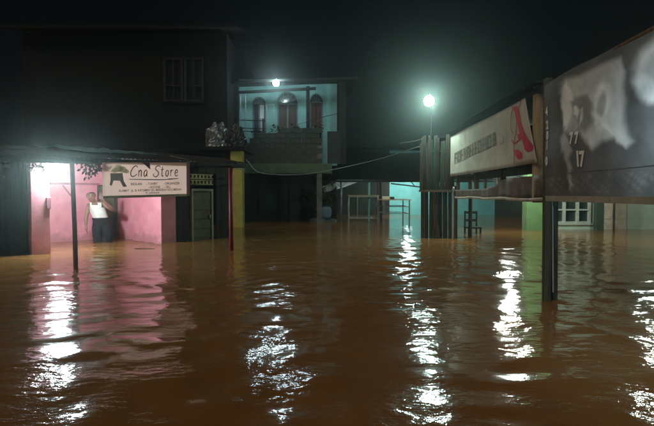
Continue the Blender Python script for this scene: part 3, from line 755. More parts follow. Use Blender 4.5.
# clutter along the parapet: potted plants
for i, px_ in enumerate((258, 279, 297, 318)):
    zt_ = top_z(xx(px_, BY))
    t = thing('potted_plant', (xx(px_, BY+.3), BY+.36, zs1), ['small dark potted plant at the left end of the balcony', 'dark potted plant before the middle arched doorway', 'dark potted plant right of the arched doorway', 'bushy potted plant under the right arched window'][i], 'plant', 'potted plants on the balcony')
    X_ = xx(px_, BY+.3); MB().tube([(X_, BY+.42, zs1+.001), (X_, BY+.42, zt_-.12)], [.10, .15], 10).build('pot', BLKPLA, t)
    lv = MB(); leaves(lv, (X_, BY+.38, zt_+.02), 70, (.13, .06, .09), .10, random.Random(50+i)); lv.build('foliage', LEAF, t)
L2 = at(276, 83, BY-.42)
lamp('balcony_lamp', L2, .12, 175, (.70, .93, 1.0), 'bright white bulb under the roof of the teal balcony', (L2.x+.02, L2.y+.14, ev0+.12))

# ================================================================== market shelter in the middle
MY = 21.6
sh = thing('tin_shelter', (1.6, MY, GZ), 'low tin roofed shelter on thin posts between the balcony house and stall', 'shelter')
mx0, mx1 = xx(322, MY), xx(432, MY)
ze = zz(181.0, MY)
def MF(u, v, dz): return Vector((u, MY-.25+v, ze+.02+.26*v+.03*math.sin(u*1.3)+dz))
a = mx0; i = 0
while a < mx1+3.2:
    corr(lambda u, v, dz, i=i: MF(u, v, dz+.006*(i % 2)), a, a+.80, 0, 6.5+random.uniform(-.1, .1), amp=.01, nv=4).build('roof_sheet', DARKTIN, sh, smooth=True); a += .75; i += 1
MB().bar(MF(mx0, .1, -.05), MF(mx1+3.2, .1, -.05), .06, .08).build('eave_beam', DARKWOOD, sh)
for px_, m_, wd in ((341, GALV, .05), (369, TEAL2, .06), (380.5, DARKWOOD, .085), (433, OLDWOOD, .07)):
    X_ = xx(px_, MY-.1); MB().tube([(X_, MY-.1, GZ), (X_, MY-.1, ze)], wd*.75, 8).build('post', m_, sh, smooth=True)
X_ = xx(341, MY-.1)
MB().bar((X_-.28, MY-.1, ze-.02), (X_, MY-.1, ze-.28), .03, .03).build('brace', GALV, sh); MB().bar((X_+.28, MY-.1, ze-.02), (X_, MY-.1, ze-.28), .03, .03).build('brace', GALV, sh)
MB().bar(at(391, 183.5, MY+2), at(424, 187.5, MY+2), .05, .06).build('cross_beam', DARKWOOD, sh); MB().bar(at(408, 178, MY+2), at(415, 186.5, MY+2), .035, .04).build('cross_beam', DARKWOOD, sh)
# white sheet under the roof
mb = MB(); c0, c1, c2_, c3 = at(321, 180.0, MY+.5), at(363, 180.0, MY+.5), at(345, 187, MY+.6), at(323, 193, MY+.4)
mb.grid(10, 6, lambda u, v: c0.lerp(c1, u).lerp(c3.lerp(c2_, u), v)+Vector((0, .05*math.sin(u*9+v*3), 0)))
tag(mb.build('white_sheet', mat('plastic_sheet_white', (.80, .84, .82), .6, .08, 4, trans=.5), smooth=True), 'white plastic sheet slung below the left corner of the tin shelter roof', 'sheet')
# teal wall behind
TW = 27.6
tz = thing('teal_house', (6.0, TW, GZ), 'plain bright teal house wall lit behind the tin shelter', 'house')
MB().box(xx(389.5, TW), 8.9, TW, TW+.2, GZ, 3.4).build('wall', TEAL2, tz)
MB().box(8.902, 12.5, TW+.02, TW+.18, GZ, 3.4).build('side_wall', GF, tz)
MB().box(xx(378, TW), xx(389.4, TW), TW-.06, TW+.1, GZ, 2.5).build('door', DARKWOOD, tz)
MB().box(-1.0, xx(377.9, TW), TW+.02, TW+.2, GZ, 3.2).build('side_wall', GF, tz)
MB().box(-1.2, 11.8, TW-.5, TW+6, 3.402, 3.5).build('roof', DARKTIN, tz)
MB().box(xx(395, TW), 11.3, TW-.5, TW-.002, GZ, zz(215.0, TW-.3)+.0).build('floor_step', CONC, tz)
L4 = Vector((xx(408, 25.2), 25.2, 2.02)); 
lamp('shelter_lamp', L4, .13, 520, (.82, 1.0, .96), 'white bulb hidden under the shelter roof beside the teal wall', (L4.x, L4.y+.1, MF(L4.x, 3.8, -.03).z))
# metal rack frames
def rack(name, x0, x1, y0, y1, zt, rails, m, label, legs_z=GZ, shelf=True):
    t = thing(name, ((x0+x1)/2, (y0+y1)/2, GZ), label, 'rack')
    for (X_, Y_) in ((x0, y0), (x1, y0), (x0, y1), (x1, y1)): MB().box(X_-.022, X_+.022, Y_-.022, Y_+.022, GZ, zt).build('leg', m, t)
    MB().box(x0-.06, x1+.06, y0-.05, y1+.05, zt+.001, zt+.035).build('top', PALEWOOD, t)
    for zr in rails:
        for Y_ in (y0, y1): MB().box(x0+.023, x1-.023, Y_-.014, Y_+.014, zr, zr+.028).build('rail', m, t)
        for X_ in (x0, x1): MB().box(X_-.014, X_+.014, y0+.023, y1-.023, zr, zr+.028).build('rail', m, t)
    return t
rk = rack('metal_rack', xx(349, 21), xx(378, 21), 21.0, 21.9, zz(195.5, 21)-.02, (zz(219, 21)+.02, .98), GALV, 'pale metal rack frame standing between the shelter posts')
MB().box(xx(357.5, 21)-.015, xx(357.5, 21)+.015, 20.98, 21.01, zz(219, 21)+.05, .98).build('upright', GALV, rk)
DST = mat('dark_steel', (.10, .11, .11), .5, .3, metal=.4)
rack('metal_table', xx(384, 19.0), xx(409.5, 19.0), 19.0, 20.6, zz(199.5, 19)-.03, (zz(207, 19), zz(214, 19)), DST, 'dark metal table with two side rails in front of the teal wall')
# goods on the table
for i, (px_, wd, ht, lab, m_) in enumerate(((386, .28, .11, 'pale flat box lying on the dark metal table', CREAM), (392, .16, .09, 'small grey box on the dark metal table next to the pale one', CONC))):
    X_ = xx(px_, 19.6); z0_ = zz(199.5, 19)+.007
    o = MB().box(X_-wd/2, X_+wd/2, 19.5, 19.8, z0_, z0_+ht).build('box_body', m_, None, bevel=.008); o.name = 'cardboard_box'; tag(o, lab, 'box')
# pile of sacks and a shrub at the left end of the shelter
def sack(c, d, label, m_, seed):
    mb = MB()
    def fn(u, v):
        th = u*2*math.pi; ph = (v-.5)*math.pi
        q = Vector((math.cos(th)*math.cos(ph), math.sin(th)*math.cos(ph), math.sin(ph)))
        q2 = Vector([math.copysign(abs(t_)**.6, t_) for t_ in q]); r_ = 1+.10*noise.noise(q*2.2+Vector((seed, 0, 0)))
        return Vector(c)+Vector((q2.x*d[0], q2.y*d[1], q2.z*d[2]))*r_
    mb.grid(22, 12, fn); return tag(mb.build('sack', m_, smooth=True), label, 'sack', 'sacks piled at the shelter')
sy = 20.9
SACK = mat('sack_weave', (.08, .085, .08), .85, .3, 8); SACKB = mat('blue_sack', (.09, .15, .19), .8, .3, 6)
sack((xx(318, sy), sy, GZ+.30), (.36, .28, .30), 'dull grey sack half under water left of the shelter posts', SACK, 1)
sack((xx(329, sy), sy+.1, GZ+.28), (.34, .28, .28), 'dull grey sack in the water nearest the shelter post', SACK, 2)
sack((xx(326, sy), sy+.05, GZ+.80), (.22, .22, .25), 'pale blue sack on top of the grey sacks', SACKB, 3)
shrub('young_tree', (xx(316, sy+.6), sy+.6, GZ), 1.4, (.35, .25, .35), 900, .09, 'small dark young tree behind the sacks by the balcony house', 'tree', 77)

# ================================================================== wooden stall row on the right
def RX(Y, off=0.0): return 2.68+.029*Y+off
def RW(Y, off, z): return Vector((RX(Y, off), Y, z))
def ry(px, off=0.0): return (2.68+off)/((px-327)/FPX-.029)
st = thing('wooden_stall', RW(10, 1.0, GZ), 'rickety stall of rusty tin and boards carrying the white banner', 'stall')
KY = 12.9; kx0, kx1 = xx(421.5, KY), xx(450.5, KY)
# upper rusty tin box, lower boards facing the street
zu0, zu1 = zz(190, KY), zz(139, KY)
nsh = 3
MOSSB = mat('mossy_board', (.042, .055, .040), .9, .5, 7, stretch=(4, 4, .4), bump=.6, spec=.1)
BROWNB = mat('wet_brown_board', (.060, .050, .038), .9, .5, 7, stretch=(4, 4, .4), bump=.6, spec=.1)
STALLTIN = mat('stall_tin', (.026, .019, .015), .9, .55, 4, c2=(.062, .048, .038), bump=.3, spec=.08)
x = kx0-.06
while x < kx1+.03:
    wdt = random.uniform(.05, .12); y_ = KY-.07+random.uniform(-.02, .02); ln = random.uniform(-.03, .03); z0_ = zu0+random.uniform(-.05, .03); z1_ = zu1+random.uniform(-.12, .22)
    if random.random() < .12: z1_ -= .35
    mb = MB(); mb.hexa([(x, y_, z0_), (x+wdt-.006, y_, z0_), (x+wdt-.006, y_+.02, z0_), (x, y_+.02, z0_)], [(x+ln, y_, z1_), (x+wdt-.006+ln, y_, z1_+random.uniform(-.03, .03)), (x+wdt-.006+ln, y_+.02, z1_), (x+ln, y_+.02, z1_)])
    mb.build('board', random.choice([STALLTIN, MOSSB, MOSSB, BROWNB]), st); x += wdt
x = kx0; i = 0
while x < kx1+.15:
    wdt = random.uniform(.09, .14); lean = random.uniform(-.02, .02)
    mb = MB(); y_ = KY+random.uniform(-.01, .015)
    mb.hexa([(x, y_, GZ), (x+wdt-.012, y_, GZ), (x+wdt-.012, y_+.025, GZ), (x, y_+.025, GZ)], [(x+lean, y_, zu0+.1), (x+wdt-.012+lean, y_, zu0+.1), (x+wdt-.012+lean, y_+.025, zu0+.1), (x+lean, y_+.025, zu0+.1)])
    mb.build('board', random.choice([MOSSB, BROWNB, DARKWOOD, MOSSB]), st); x += wdt; i += 1
MB().bar((kx0+.45, KY-.05, GZ), (kx0+.28, KY-.05, zu0), .11, .025).build('board', BROWNB, st)
MB().box(kx0-.08, kx1+.5, KY-.10, KY-.075, zu0-.05, zu0).build('ledge', OLDWOOD, st)
MB().hexa([(kx0-.003, KY+.04, GZ), (kx0+.05, KY+.04, GZ), (kx0+.65, KY+2.5, GZ), (kx0+.6, KY+2.5, GZ)], [(kx0-.003, KY+.04, 2.5), (kx0+.05, KY+.04, 2.5), (kx0+.65, KY+2.5, 2.5), (kx0+.6, KY+2.5, 2.5)]).build('side_wall', DARKWOOD, st)
MB().tube([(kx0+.30, KY+.35, zu1-.4), (kx0+.30, KY+.35, 3.45)], .016, 8).build('lamp_post', BLKWOOD, st)
# posts of the row
for Y_, m_ in ((KY-.15, OLDWOOD), (11.0, OLDWOOD), (9.2, DARKWOOD)):
    MB().box(RX(Y_, .12), RX(Y_, .20), Y_-.04, Y_+.04, 1.0, 2.55).build('post', m_, st)
for Y_ in (13.1, 7.7): MB().box(RX(Y_, 2.45), RX(Y_, 2.55), Y_-.05, Y_+.05, GZ, 3.0).build('post', DARKWOOD, st)
yp = 7.33; MB().hexa([RW(yp-.07, .02, .98), RW(yp+.07, .02, .98), RW(yp+.07, .13, .98), RW(yp-.07, .13, .98)], [RW(yp-.05, .02, 2.66), RW(yp+.09, .02, 2.66), RW(yp+.09, .13, 2.66), RW(yp-.05, .13, 2.66)]).build('post', PALEWOOD, st)
# roof of the row
for i in range(7):
    y0_ = 7.1+i*.98
    def FF(u, v, dz, i=i): return Vector((RX(u, -.12+v), u, 2.60+.10*v+dz+.006*(i % 2)))
    corr(FF, y0_, y0_+1.03, 0, 3.3, amp=.012, nv=3).build('roof_sheet', DARKTIN, st, smooth=True)
MB().bar(RW(7.1, .05, 2.54), RW(13.9, .05, 2.54), .06, .09).build('eave_beam', DARKWOOD, st)
# dark interior shelf boards and brown valance beneath the banner
MB().bar(RW(7.3, .16, 1.46), RW(12.7, .16, 1.46), .03, .12).build('counter_rail', DARKWOOD, st)
VAL = mat('brown_valance', (.11, .085, .07), .7, .4, 5, bump=.3, trans=.1)
def VF(u, v): 
    Y_ = 6.4+u*6.3; return RW(Y_, .06+.025*math.sin(Y_*5)+.02*math.sin(Y_*11), (lambda h: 1.03+h*(1-v)+.012*math.sin(Y_*3)*v)(.17+.16/(1+math.exp((Y_-9.3)*5))))
MB().grid(80, 4, VF).build('valance', VAL, st, smooth=True, solid=.004)
def VH(u, v):
    Y_ = 6.4+u*6.3; return RW(Y_, .045+.025*math.sin(Y_*5)+.02*math.sin(Y_*11), 1.045-.05*v+.010*math.sin(Y_*3))
MB().grid(80, 1, VH).build('valance_hem', mat('hem_beige', (.34, .28, .22), .7, .25, 5), st, smooth=True, solid=.003)
for Y_, wd in ((11.9, .12), (10.6, .10), (9.75, .05)): MB().box(RX(Y_, .22), RX(Y_, .25), Y_-wd/2, Y_+wd/2, 1.05, 1.52).build('slat', OLDWOOD if Y_ != 9.75 else WHITE, st)
MB().box(RX(10, .9), RX(10, .95), 7.4, 12.7, 1.58, 2.4).build('inner_panel', DARKWOOD, st)
# white banner
wy0, wy1 = ry(450.5), ry(525)
def BF(u, v, d):    # u along (0 far end, 1 near end), v 0 top .. 1 bottom
    Y_ = wy0+(wy1-.5*v-wy0)*u; zt = 2.50+.015*math.sin(u*6); zb = 1.525
    return RW(Y_, -.02-d+.03*math.sin(u*math.pi)*math.sin(v*3.1)+.006*math.sin(u*23+v*3)*(1-abs(2*v-1)), zt+(zb-zt)*v)
wb = thing('white_banner', RW((wy0+wy1)/2, -.02, 1.525), 'long dirty white banner with a red brush emblem tied along the stall', 'banner')
MB().grid(60, 12, lambda a, b: BF(a, b, 0)).build('banner_sheet', BANW, wb, smooth=True, solid=.004, off=0)
# convert photo pixels to banner coordinates
def b_uv(px, py):
    Y_ = ry(px); z_ = zz(py, Y_); v_ = (2.50-z_)/(2.50-1.525); return ((Y_-wy0)/(wy1-.5*v_-wy0), v_)
def BQ(x, y, o): return BF(min(max(x, 0), 1), min(max(y, 0), 1), .006+o)
def bstroke(pts, wd, m, name, taper=True, o=.001):
    mb = MB(); uv = [b_uv(*p) for p in pts]; ribbon(mb, lambda x, y, off: BQ(x, y/.17, off), [(u, v*.17) for u, v in uv], wd, o, taper=taper); mb.build(name, m, wb)
def fine_poly(uvs, F, mx):
    bm = bmesh.new(); bm.faces.new([bm.verts.new((u, v, 0)) for u, v in uvs]); bmesh.ops.triangulate(bm, faces=bm.faces)
    for _ in range(3):
        bmesh.ops.subdivide_edges(bm, edges=[e for e in bm.edges if e.calc_length() > mx], cuts=1); bmesh.ops.triangulate(bm, faces=bm.faces)
    bm.verts.index_update(); mb = MB(); mb.v = [F(v.co.x, v.co.y) for v in bm.verts]; mb.f = [tuple(v.index for v in f.verts) for f in bm.faces]; bm.free(); return mb
def bpoly(pts, m, name, o=.001):
    fine_poly([b_uv(*p) for p in pts], lambda u, v: BQ(u, v, o), .03).build(name, m, wb)
# worn lettering: blunt upright strokes, as illegible as in the photograph
bpoly([(454.5, 153.5), (474, 142.5), (494.5, 131), (496, 143.5), (476, 153.5), (455, 164.5)], mat('smudged_ink', (.27, .245, .20), .9, .4, 30, bump=0, spec=.05), 'smudge', .0005)
rr_ = random.Random(5); x = 455.0
while x < 495:
    yb = 163.5-(x-455)*.47; yt = 153.5-(x-455)*.555; wdp = rr_.uniform(1.2, 1.9)
    tp = rr_.choice([0, 0, 1, 1, 2]); 
    bpoly([(x, yt), (x+wdp*.62, yt-.2), (x+wdp*.62, yb-.2), (x, yb)], INKB, 'letter_stroke')
    if tp >= 1: bpoly([(x+wdp*.4, yt-.2), (x+wdp+.9, yt-.7), (x+wdp+.9, yt+1.6), (x+wdp*.4, yt+2.0)], INKB, 'letter_stroke', .0015)
    if tp == 2: bpoly([(x+wdp*.4, yb-2.2), (x+wdp+.7, yb-2.7), (x+wdp+.7, yb-.6), (x+wdp*.4, yb-.2)], INKB, 'letter_stroke', .002)
    else: bpoly([(x+wdp*.4, (yt+yb)/2-1), (x+wdp+.5, (yt+yb)/2-1.4), (x+wdp+.5, (yt+yb)/2+.6), (x+wdp*.4, (yt+yb)/2+1)], INKB, 'letter_stroke', .002)
    if rr_.random() < .6: bpoly([(x+wdp+.1, yt+.6), (x+wdp+.9, yt+.3), (x+wdp+.9, yb-.9), (x+wdp+.1, yb-.5)], INKB, 'letter_stroke', .0025)
    x += wdp+1.1
bpoly([(499, 137), (502, 135.5), (502.5, 143), (499.5, 144)], mat('faded_red', (.34, .19, .16), .5, .2, bump=0), 'faded_mark')
# red emblem: slanting body, thin inner strokes, two blocky feet
bpoly([(512.5, 107.5), (517, 105), (519.5, 111), (521.5, 122), (525, 131), (529, 139), (534.5, 145.5), (534, 150), (528.5, 152.2), (525.5, 149), (522.5, 138), (520, 134), (517.5, 123), (515.5, 112.5)], REDINK, 'red_emblem')
bpoly([(517.5, 134), (521, 132.5), (523, 138), (519, 140.5)], REDINK, 'red_emblem', .002)
bpoly([(515, 150), (518, 149), (523, 153), (523.5, 158), (519, 159.5), (515.5, 154.5)], REDINK, 'red_emblem')
bstroke([(511.5, 104.5), (512.5, 108), (511, 116), (510.5, 128), (513, 133)], .004, REDINK, 'red_emblem')
bstroke([(515, 112), (516.5, 120), (516, 130), (514, 142), (514.6, 155), (514.8, 164)], .005, REDINK, 'red_emblem')
bstroke([(520, 101), (521.5, 99.5), (520.5, 104), (518.8, 108)], .003, REDINK, 'red_emblem')
bstroke([(511, 139), (514, 143), (519, 140)], .0045, REDINK, 'red_emblem')

# right dark tarp on its own post nearer the camera
def TX(Y): return 2.04+.029*Y
ty0, ty1 = 5.28, 2.6
def TF(u, v, d):
    Y_ = ty0+(ty1-ty0)*u; zt = 2.19+.02*math.sin(u*7); zb = 1.03
    bow = .015*math.sin(u*2*math.pi*1.2)*math.sin(v*2.6)+.006*math.sin(v*11+u*5)
    return Vector((TX(Y_)-d-bow, Y_-.06*v*(1-u)*math.sin(v*1.5), zt+(zb-zt)*v))
tp = thing('printed_tarp', (TX(4), 4.2, 1.03), 'large dark tarp printed with pale figures and white numerals hung at the right', 'tarp')
def t_uv(px, py):
    Y_ = 2.04/((px-327)/FPX-.029); z_ = zz(py, Y_); return ((Y_-ty0)/(ty1-ty0), (2.19-z_)/(2.19-1.03))
# soft photographic print: pale backdrop, arch, generic figures (grey value for every point of the sheet)
SHAPES = [  # outline in photo pixels, grey, softness
 ([(558, 88), (563, 83), (580, 78), (600, 66), (617, 58), (621, 70), (618, 88), (620, 105), (621, 122), (627, 142), (622, 147), (612, 137), (600, 142), (592, 148), (586, 140), (578, 130), (574, 136), (566, 130), (562, 112)], .15, 3.0),
 ([(590, 112), (592, 96), (599, 83), (606, 86), (608, 105), (604, 118), (612, 132), (602, 128), (597, 138), (593, 126)], .20, 2.2),
 ([(594, 112), (596, 100), (600, 92), (603, 98), (603, 110), (599, 118)], .11, 1.6),
 ([(559, 94), (564, 85), (570, 92), (573, 101), (568, 104), (571, 112), (566, 130), (561, 120), (558, 104)], .24, 1.8),
 ([(571, 104), (575, 98), (584, 97), (589, 106), (592, 122), (586, 134), (577, 128), (572, 118)], .065, 2.6),
 ([(573, 108), (576, 106), (577, 114), (575, 122), (572, 116)], .22, 1.0),
 ([(578, 112), (580, 110), (581, 122), (578, 128)], .18, 1.0),
 ([(561, 138), (565, 132), (570, 140), (572, 152), (568, 160), (571, 170), (567, 174), (563, 158)], .11, 1.8),
 ([(564, 176), (568, 172), (572, 184), (568, 190)], .10, 1.4),
 ([(630, 68), (640, 48), (652, 36), (680, 30), (690, 60), (684, 88), (664, 98), (644, 102), (633, 98), (629, 82)], .17, 5.0),
 ([(638, 70), (648, 52), (662, 56), (664, 72), (650, 82)], .11, 4.0),
]
def inside_dist(px, py, poly):
    P = np.array(poly, float); Q = np.roll(P, -1, 0); ins = np.zeros(px.shape, bool); dist = np.full(px.shape, 1e9)
    for (x0, y0), (x1, y1) in zip(P, Q):
        c = ((y0 > py) != (y1 > py)) & (px < (x1-x0)*(py-y0)/(y1-y0+1e-9)+x0); ins ^= c
        t_ = np.clip(((px-x0)*(x1-x0)+(py-y0)*(y1-y0))/((x1-x0)**2+(y1-y0)**2+1e-9), 0, 1)
        dist = np.minimum(dist, np.hypot(px-x0-t_*(x1-x0), py-y0-t_*(y1-y0)))
    return np.where(ins, dist, -dist)
NU, NV = 300, 170
U, V_ = np.meshgrid(np.linspace(0, 1, NU+1), np.linspace(0, 1, NV+1))
Yq = ty0+(ty1-ty0)*U; Zq = 2.19-1.16*V_
PXq = 327+FPX*(2.04+.029*Yq)/Yq; PYq = 194-FPX*(Zq-CAM_Z)/Yq
nz1 = np.array([[noise.fractal(Vector((u*9, v*4.5, 0)), 1.0, 2.0, 4) for u in U[0]] for v in V_[:, 0]])
G_ = np.full(U.shape, .030)
for poly, gval, soft in SHAPES:
    k_ = np.clip(.5+(inside_dist(PXq+3.5*nz1, PYq-3.5*nz1, poly))/(2.6*soft), 0, 1); k_ = k_*k_*(3-2*k_); G_ = G_*(1-k_)+gval*k_
G_ = (G_*4.2+.02)*(1+.38*nz1)
# faint rows of tiny ornament along the lower border
row_ = (V_ > .80) & (V_ < .93); G_ = np.where(row_, G_*(1+.35*np.clip(np.sin(U*150+6*nz1)*np.sin(V_*110+U*40+5*nz1)+nz1, 0, 1)), G_)
mb = MB(); mb.grid(NU, NV, lambda a, b: TF(a, b, 0))
PT = mat('tarp_print', (1, 1, 1), .6, 0, 2, bump=.25, trans=.32, bscale=3)
nt_ = PT.node_tree; at_ = nt_.nodes.new('ShaderNodeAttribute'); at_.attribute_name = 'print'
mixn = nt_.nodes.new('ShaderNodeMix'); mixn.data_type = 'RGBA'; mixn.blend_type = 'MULTIPLY'; mixn.inputs[0].default_value = 1
rampn = [n_ for n_ in nt_.nodes if n_.type == 'VALTORGB'][0]
tgt = [l.to_socket for l in rampn.outputs[0].links]
nt_.links.new(rampn.outputs[0], mixn.inputs[6]); nt_.links.new(at_.outputs['Color'], mixn.inputs[7])
for k_ in tgt: nt_.links.new(mixn.outputs[2], k_)
base_ = wloc(tp.name); me = bpy.data.meshes.new('tarp_sheet'); me.from_pydata([tuple(v-base_) for v in mb.v], [], mb.f)
ca = me.color_attributes.new('print', 'FLOAT_COLOR', 'POINT'); gl = G_.reshape(-1)
ca.data.foreach_set('color', np.stack([gl*1.02, gl*1.03, gl*.98, np.ones_like(gl)], -1).astype(np.float32).reshape(-1))
for p in me.polygons: p.use_smooth = True
me.materials.append(PT); finish(bpy.data.objects.new('tarp_sheet', me), tp)
# numerals
def tnum(t, px, py, hpx, rot=0.0, m=PRINTW):
    Y_ = 2.04/((px-327)/FPX-.029); u0, v0 = t_uv(px, py); h = hpx*Y_/FPX; c_, s_ = math.cos(rot), math.sin(rot)
    text_mesh(t, h*1.38, lambda a, b, o: TF(u0+(a*c_-b*s_)/(ty0-ty1), v0-(a*s_+b*c_)/1.16, .009+o), 'LEFT', bold=.006, off=.003).build('numeral', m, tp)
tnum('7', 570.8, 145, 11, .05); tnum('7', 576.0, 144.5, 11, .05); tnum('1', 576.0, 167, 15, .0); tnum('7', 579.8, 167, 15, .0)
for t_, y_ in (('4', 116), ('2', 129.5), ('0', 140), ('1', 149.5), ('0', 165.5)): tnum(t_, 545.5, y_, 8.0)
cr = MB(); cr.grid(50, 1, lambda a, b: TF(a, .785+.006*b-.02*a, .002)); cr.build('fold_line', PRINTG, tp)
hm = MB(); hm.grid(60, 1, lambda a, b: TF(a, .955+.045*b, .006)); hm.build('bottom_hem', mat('tarp_hem', (.30, .30, .25), .6, .2), tp)
MB().tube([TF(0, 0, -.03), TF(1, 0, -.03)], .02, 8).build('top_pole', OLDWOOD, tp, smooth=True)
np_ = TF(1, .5, -.05); MB().tube([(np_.x, np_.y, GZ), (np_.x, np_.y, 2.3)], .035, 8).build('end_pole', OLDWOOD, tp, smooth=True)
# post carrying the tarp
b0 = at(549.5, 303, 5.3); b0.z = GZ; b1 = at(548, 203, 5.45); 
pst = thing('tarp_post', Vector((b0.x, b0.y, GZ)), 'dark leaning wooden post in the water carrying the printed tarp', 'post')
dirv = (b1-b0); top = b0+dirv*1.9
top.z = min(top.z, 2.35)
GRW = mat('mossy_wood', (.06, .075, .05), .8, .45, 7, stretch=(4, 4, .3), bump=.5)
MB().bar(b0+Vector((-.028, 0, 0)), Vector((b1.x-.02, b1.y, 2.3)), .07, .08).build('post_timber', GRW, pst, bevel=.008)
MB().bar(b0+Vector((.058, .03, 0)), Vector((b1.x+.068, b1.y+.03, 2.25)), .06, .07).build('post_timber', GRW, pst, bevel=.008)
MB().tube([b0+Vector((.016, -.045, .55)), Vector((b1.x+.026, b1.y-.045, 1.12))], .008, 6).build('pale_pipe', GALV, pst)

# lamp on the stall corner
L3 = at(429, 101, 12.55)
lamp('street_lamp', L3, .12, 540, (.66, 1.0, .90), 'dazzling greenish white street bulb on the stall corner post', (kx0+.30, KY+.35, L3.z+.10))

# ================================================================== pale green house behind the stall
HY = 16.2
gh = thing('green_house', (9, HY, GZ), 'pale green house with white window and cream door seen under the tarp', 'house')
hx0 = xx(541, HY)
wz0_, wz1_ = zz(223.0, HY), 1.55
w0x, w1x = xx(551, HY), xx(591, HY)
d0x, d1x = xx(602, HY), xx(628, HY)
mb = MB(); mb.box(hx0, w0x, HY, HY+.15, GZ, 2.9); mb.box(w1x, d0x, HY, HY+.15, GZ, 2.9); mb.box(d1x, 16.5, HY, HY+.15, GZ, 2.9)
mb.box(w0x, w1x, HY+.001, HY+.149, GZ, wz0_); mb.box(w0x, w1x, HY+.001, HY+.149, wz1_, 2.9); mb.box(d0x, d1x, HY+.001, HY+.149, 1.62, 2.9); mb.build('wall', PALEGREEN, gh)
fr = MB(); fr.box(w0x-.05, w1x+.05, HY-.05, HY-.002, wz0_-.06, wz0_); fr.box(w0x, w1x, HY-.03, HY+.05, wz1_-.06, wz1_-.001); 
for k in range(4):
    X_ = w0x+(w1x-w0x)*k/3; X_ = min(max(X_, w0x+.04), w1x-.04); fr.box(X_-.04, X_+.04, HY-.032, HY+.05, wz0_+.001, wz1_-.061)
fr.box(w0x+.08, w1x-.08, HY-.02, HY+.045, zz(210.5, HY), zz(209, HY)); fr.box(w0x+.08, w1x-.08, HY-.02, HY+.045, wz0_+.002, wz0_+.05)
f = fr.build('window', mat('grey_white_frame', (.48, .52, .47), .7, .15), gh)
for k in range(3): 
    a0_ = w0x+(w1x-w0x)*k/3+.045; a1_ = w0x+(w1x-w0x)*(k+1)/3-.045; MB().box(a0_, a1_, HY+.06, HY+.07, wz0_+.002, wz1_-.002).build('pane', GLASSD, f)
MB().box(xx(594, HY-.3), xx(601, HY-.3), HY-.5, HY-.3, GZ, 2.6).build('porch_post', mat('dark_green_post', (.05, .08, .06), .7, .3), gh)
do = MB().box(d0x+.02, d1x-.02, HY+.04, HY+.08, GZ, 1.6).build('door', CREAM, gh)
for ux in (0, 1):
    for uz in range(3):
        x0_ = d0x+.06+ux*(d1x-d0x)*.47; z0_ = GZ+.12+uz*.66; MB().box(x0_, x0_+(d1x-d0x)*.36, HY+.028, HY+.039, z0_, z0_+.56).build('door_panel', CREAM, do, bevel=.006)
MB().box((d0x+d1x)/2-.03, (d0x+d1x)/2+.03, HY+.02, HY+.038, GZ, 1.6).build('door_stile', OLDWOOD, do); MB().box(d0x+.03, d1x-.03, HY+.022, HY+.037, .86, .93).build('door_rail', OLDWOOD, do)
lx0, lx1 = xx(524, 16.0), xx(540.5, 16.0)
MB().box(lx0, lx1, 15.75, 16.15, GZ, 2.75).build('lime_pillar', LIME, gh, bevel=.015)
MB().box(lx0-.5, 17, 13.9, 20, 2.902, 3.0).build('roof', DARKTIN, gh)
MB().box(d1x+.2, 16.4, 13.6, 13.75, GZ, zz(236, 13.6)+.05).build('low_wall', PALEGREEN, gh)
L5 = Vector((xx(511, 14.6), 14.6, 1.95))
lamp('house_lamp', L5, .12, 420, (.86, 1.0, .86), 'white bulb hidden behind the white banner lighting the green house', (L5.x, L5.y+.3, 2.75))
L6 = Vector((TX(3.34)+.42, 3.34, 1.52))
lp = lamp('tarp_lamp', L6, .06, 190, (.62, .86, 1.0), 'bluish white bulb behind the printed tarp glowing through it', (L6.x+.16, L6.y+.1, 2.05))
MB().tube([(L6.x+.16, L6.y+.1, GZ), (L6.x+.16, L6.y+.1, 2.2)], .035, 8).build('pole', OLDWOOD, lp)
L7 = Vector((xx(668, 11.4), 11.4, 2.75))
lp = lamp('yard_lamp', L7, .10, 520, (.84, 1.0, .88), 'white yard bulb on a pole between the printed tarp and green house', (L7.x+.14, L7.y, 3.0))
MB().tube([(L7.x+.14, L7.y, GZ), (L7.x+.14, L7.y, 3.1)], .04, 8).build('pole', OLDWOOD, lp)
# wooden chair standing in the water under the stall
cY = 14.4; ch = thing('wooden_chair', (xx(474, cY), cY, GZ), 'dark wooden chair standing in the water under the stall', 'chair')
cx0, cx1 = xx(468, cY), xx(482, cY)
for (X_, Y_, zt_) in ((cx0+.03, cY, .14), (cx1-.03, cY, .14), (cx0+.03, cY+.4, .62), (cx1-.03, cY+.4, .62)): MB().box(X_-.02, X_+.02, Y_-.02, Y_+.02, GZ, zt_).build('leg', BLKWOOD, ch)
MB().box(cx0, cx1, cY-.04, cY+.44, .141, .18).build('seat', BLKWOOD, ch, bevel=.008)
for zr in (.32, .54): MB().box(cx0+.051, cx1-.051, cY+.39, cY+.41, zr, zr+.07).build('back_rail', BLKWOOD, ch)
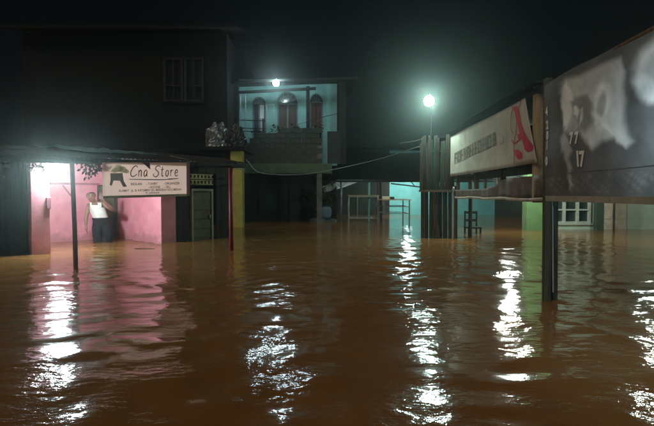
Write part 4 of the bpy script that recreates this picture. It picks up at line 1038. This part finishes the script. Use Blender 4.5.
# pale bent pipe stand in front of the stall
pY = 12.4; pp = MB().tube(smooth_path([(xx(453.5, pY), pY, GZ), (xx(453.5, pY), pY, zz(193, pY)), (xx(455, pY), pY, zz(191.5, pY)), (xx(467, pY+.6), pY+.6, zz(196.5, pY+.6))], 5), .02, 7)
tag(pp.build('bent_pipe', GALV, smooth=True), 'pale bent metal pipe standing in the water at the stall corner', 'pipe')
q = xx(470.5, 13.2); tag(MB().tube([(q, 13.2, GZ), (q, 13.2, 1.15), (q, 13.25, 2.58)], [.05, .048, .045], 8).build('stall_prop', GRW, smooth=True), 'dark round prop pole under the stall beside the chair', 'pole')

p_ = at(145, 248.5, 10.4); tag(MB().tube(smooth_path([(p_.x-.22, p_.y+.03, .004), (p_.x, p_.y, .010), (p_.x+.2, p_.y-.03, .003)], 4), [.005, .007, .008, .008, .008, .007, .006, .005, .004], 6).build('floating_stick', DARKWOOD, smooth=True), 'dark stick floating in the water before the pink side wall', 'stick')
# ================================================================== cables
def cable(pts, label, r=.008):
    tag(MB().tube(smooth_path(pts, 8), r, 5).build('cable', BLACK if r < .012 else GALV, smooth=True), label, 'cable', 'overhead cables')
cable([RF(3.5, -.05, .02)+Vector((0, 0, .05)), at(262, 173, 13.5), at(300, 174.5, 16.5), at(331, 170, 19), at(375, 160, 18), at(421, 146, KY)], 'long sagging cable from the tin eave to the stall corner', .013)
cable([at(170, 156, 10.2), at(205, 163, 10.6), at(245, 170, 13)], 'short cable sloping along the tin eave right of the banner', .012)
cable([at(283, 131, BY-.06), at(300, 124, BY-.06), at(320, 118, BY-.06), at(337, 113.5, TY-1.3)], 'thick dark cable slanting across the teal balcony', .011)
cable([at(400, 143, 15), at(412, 141.5, 14), at(424, 138.5, 12.9)], 'short pale cable end left of the stall corner', .012)

# ================================================================== moist night air
hz = MB().box(-60, 60, -8, 60, -1.6, 14).build('haze', bpy.data.materials.new('moist_air'))
hm_ = hz.data.materials[0]; hm_.use_nodes = True; N = hm_.node_tree.nodes; N.remove(N['Principled BSDF'])
pv = N.new('ShaderNodeVolumePrincipled'); pv.inputs['Color'].default_value = (.86, .98, .95, 1); pv.inputs['Density'].default_value = .0046; pv.inputs['Anisotropy'].default_value = .91
hm_.node_tree.links.new(pv.outputs[0], N['Material Output'].inputs['Volume'])
tag(hz, None, kind='stuff')
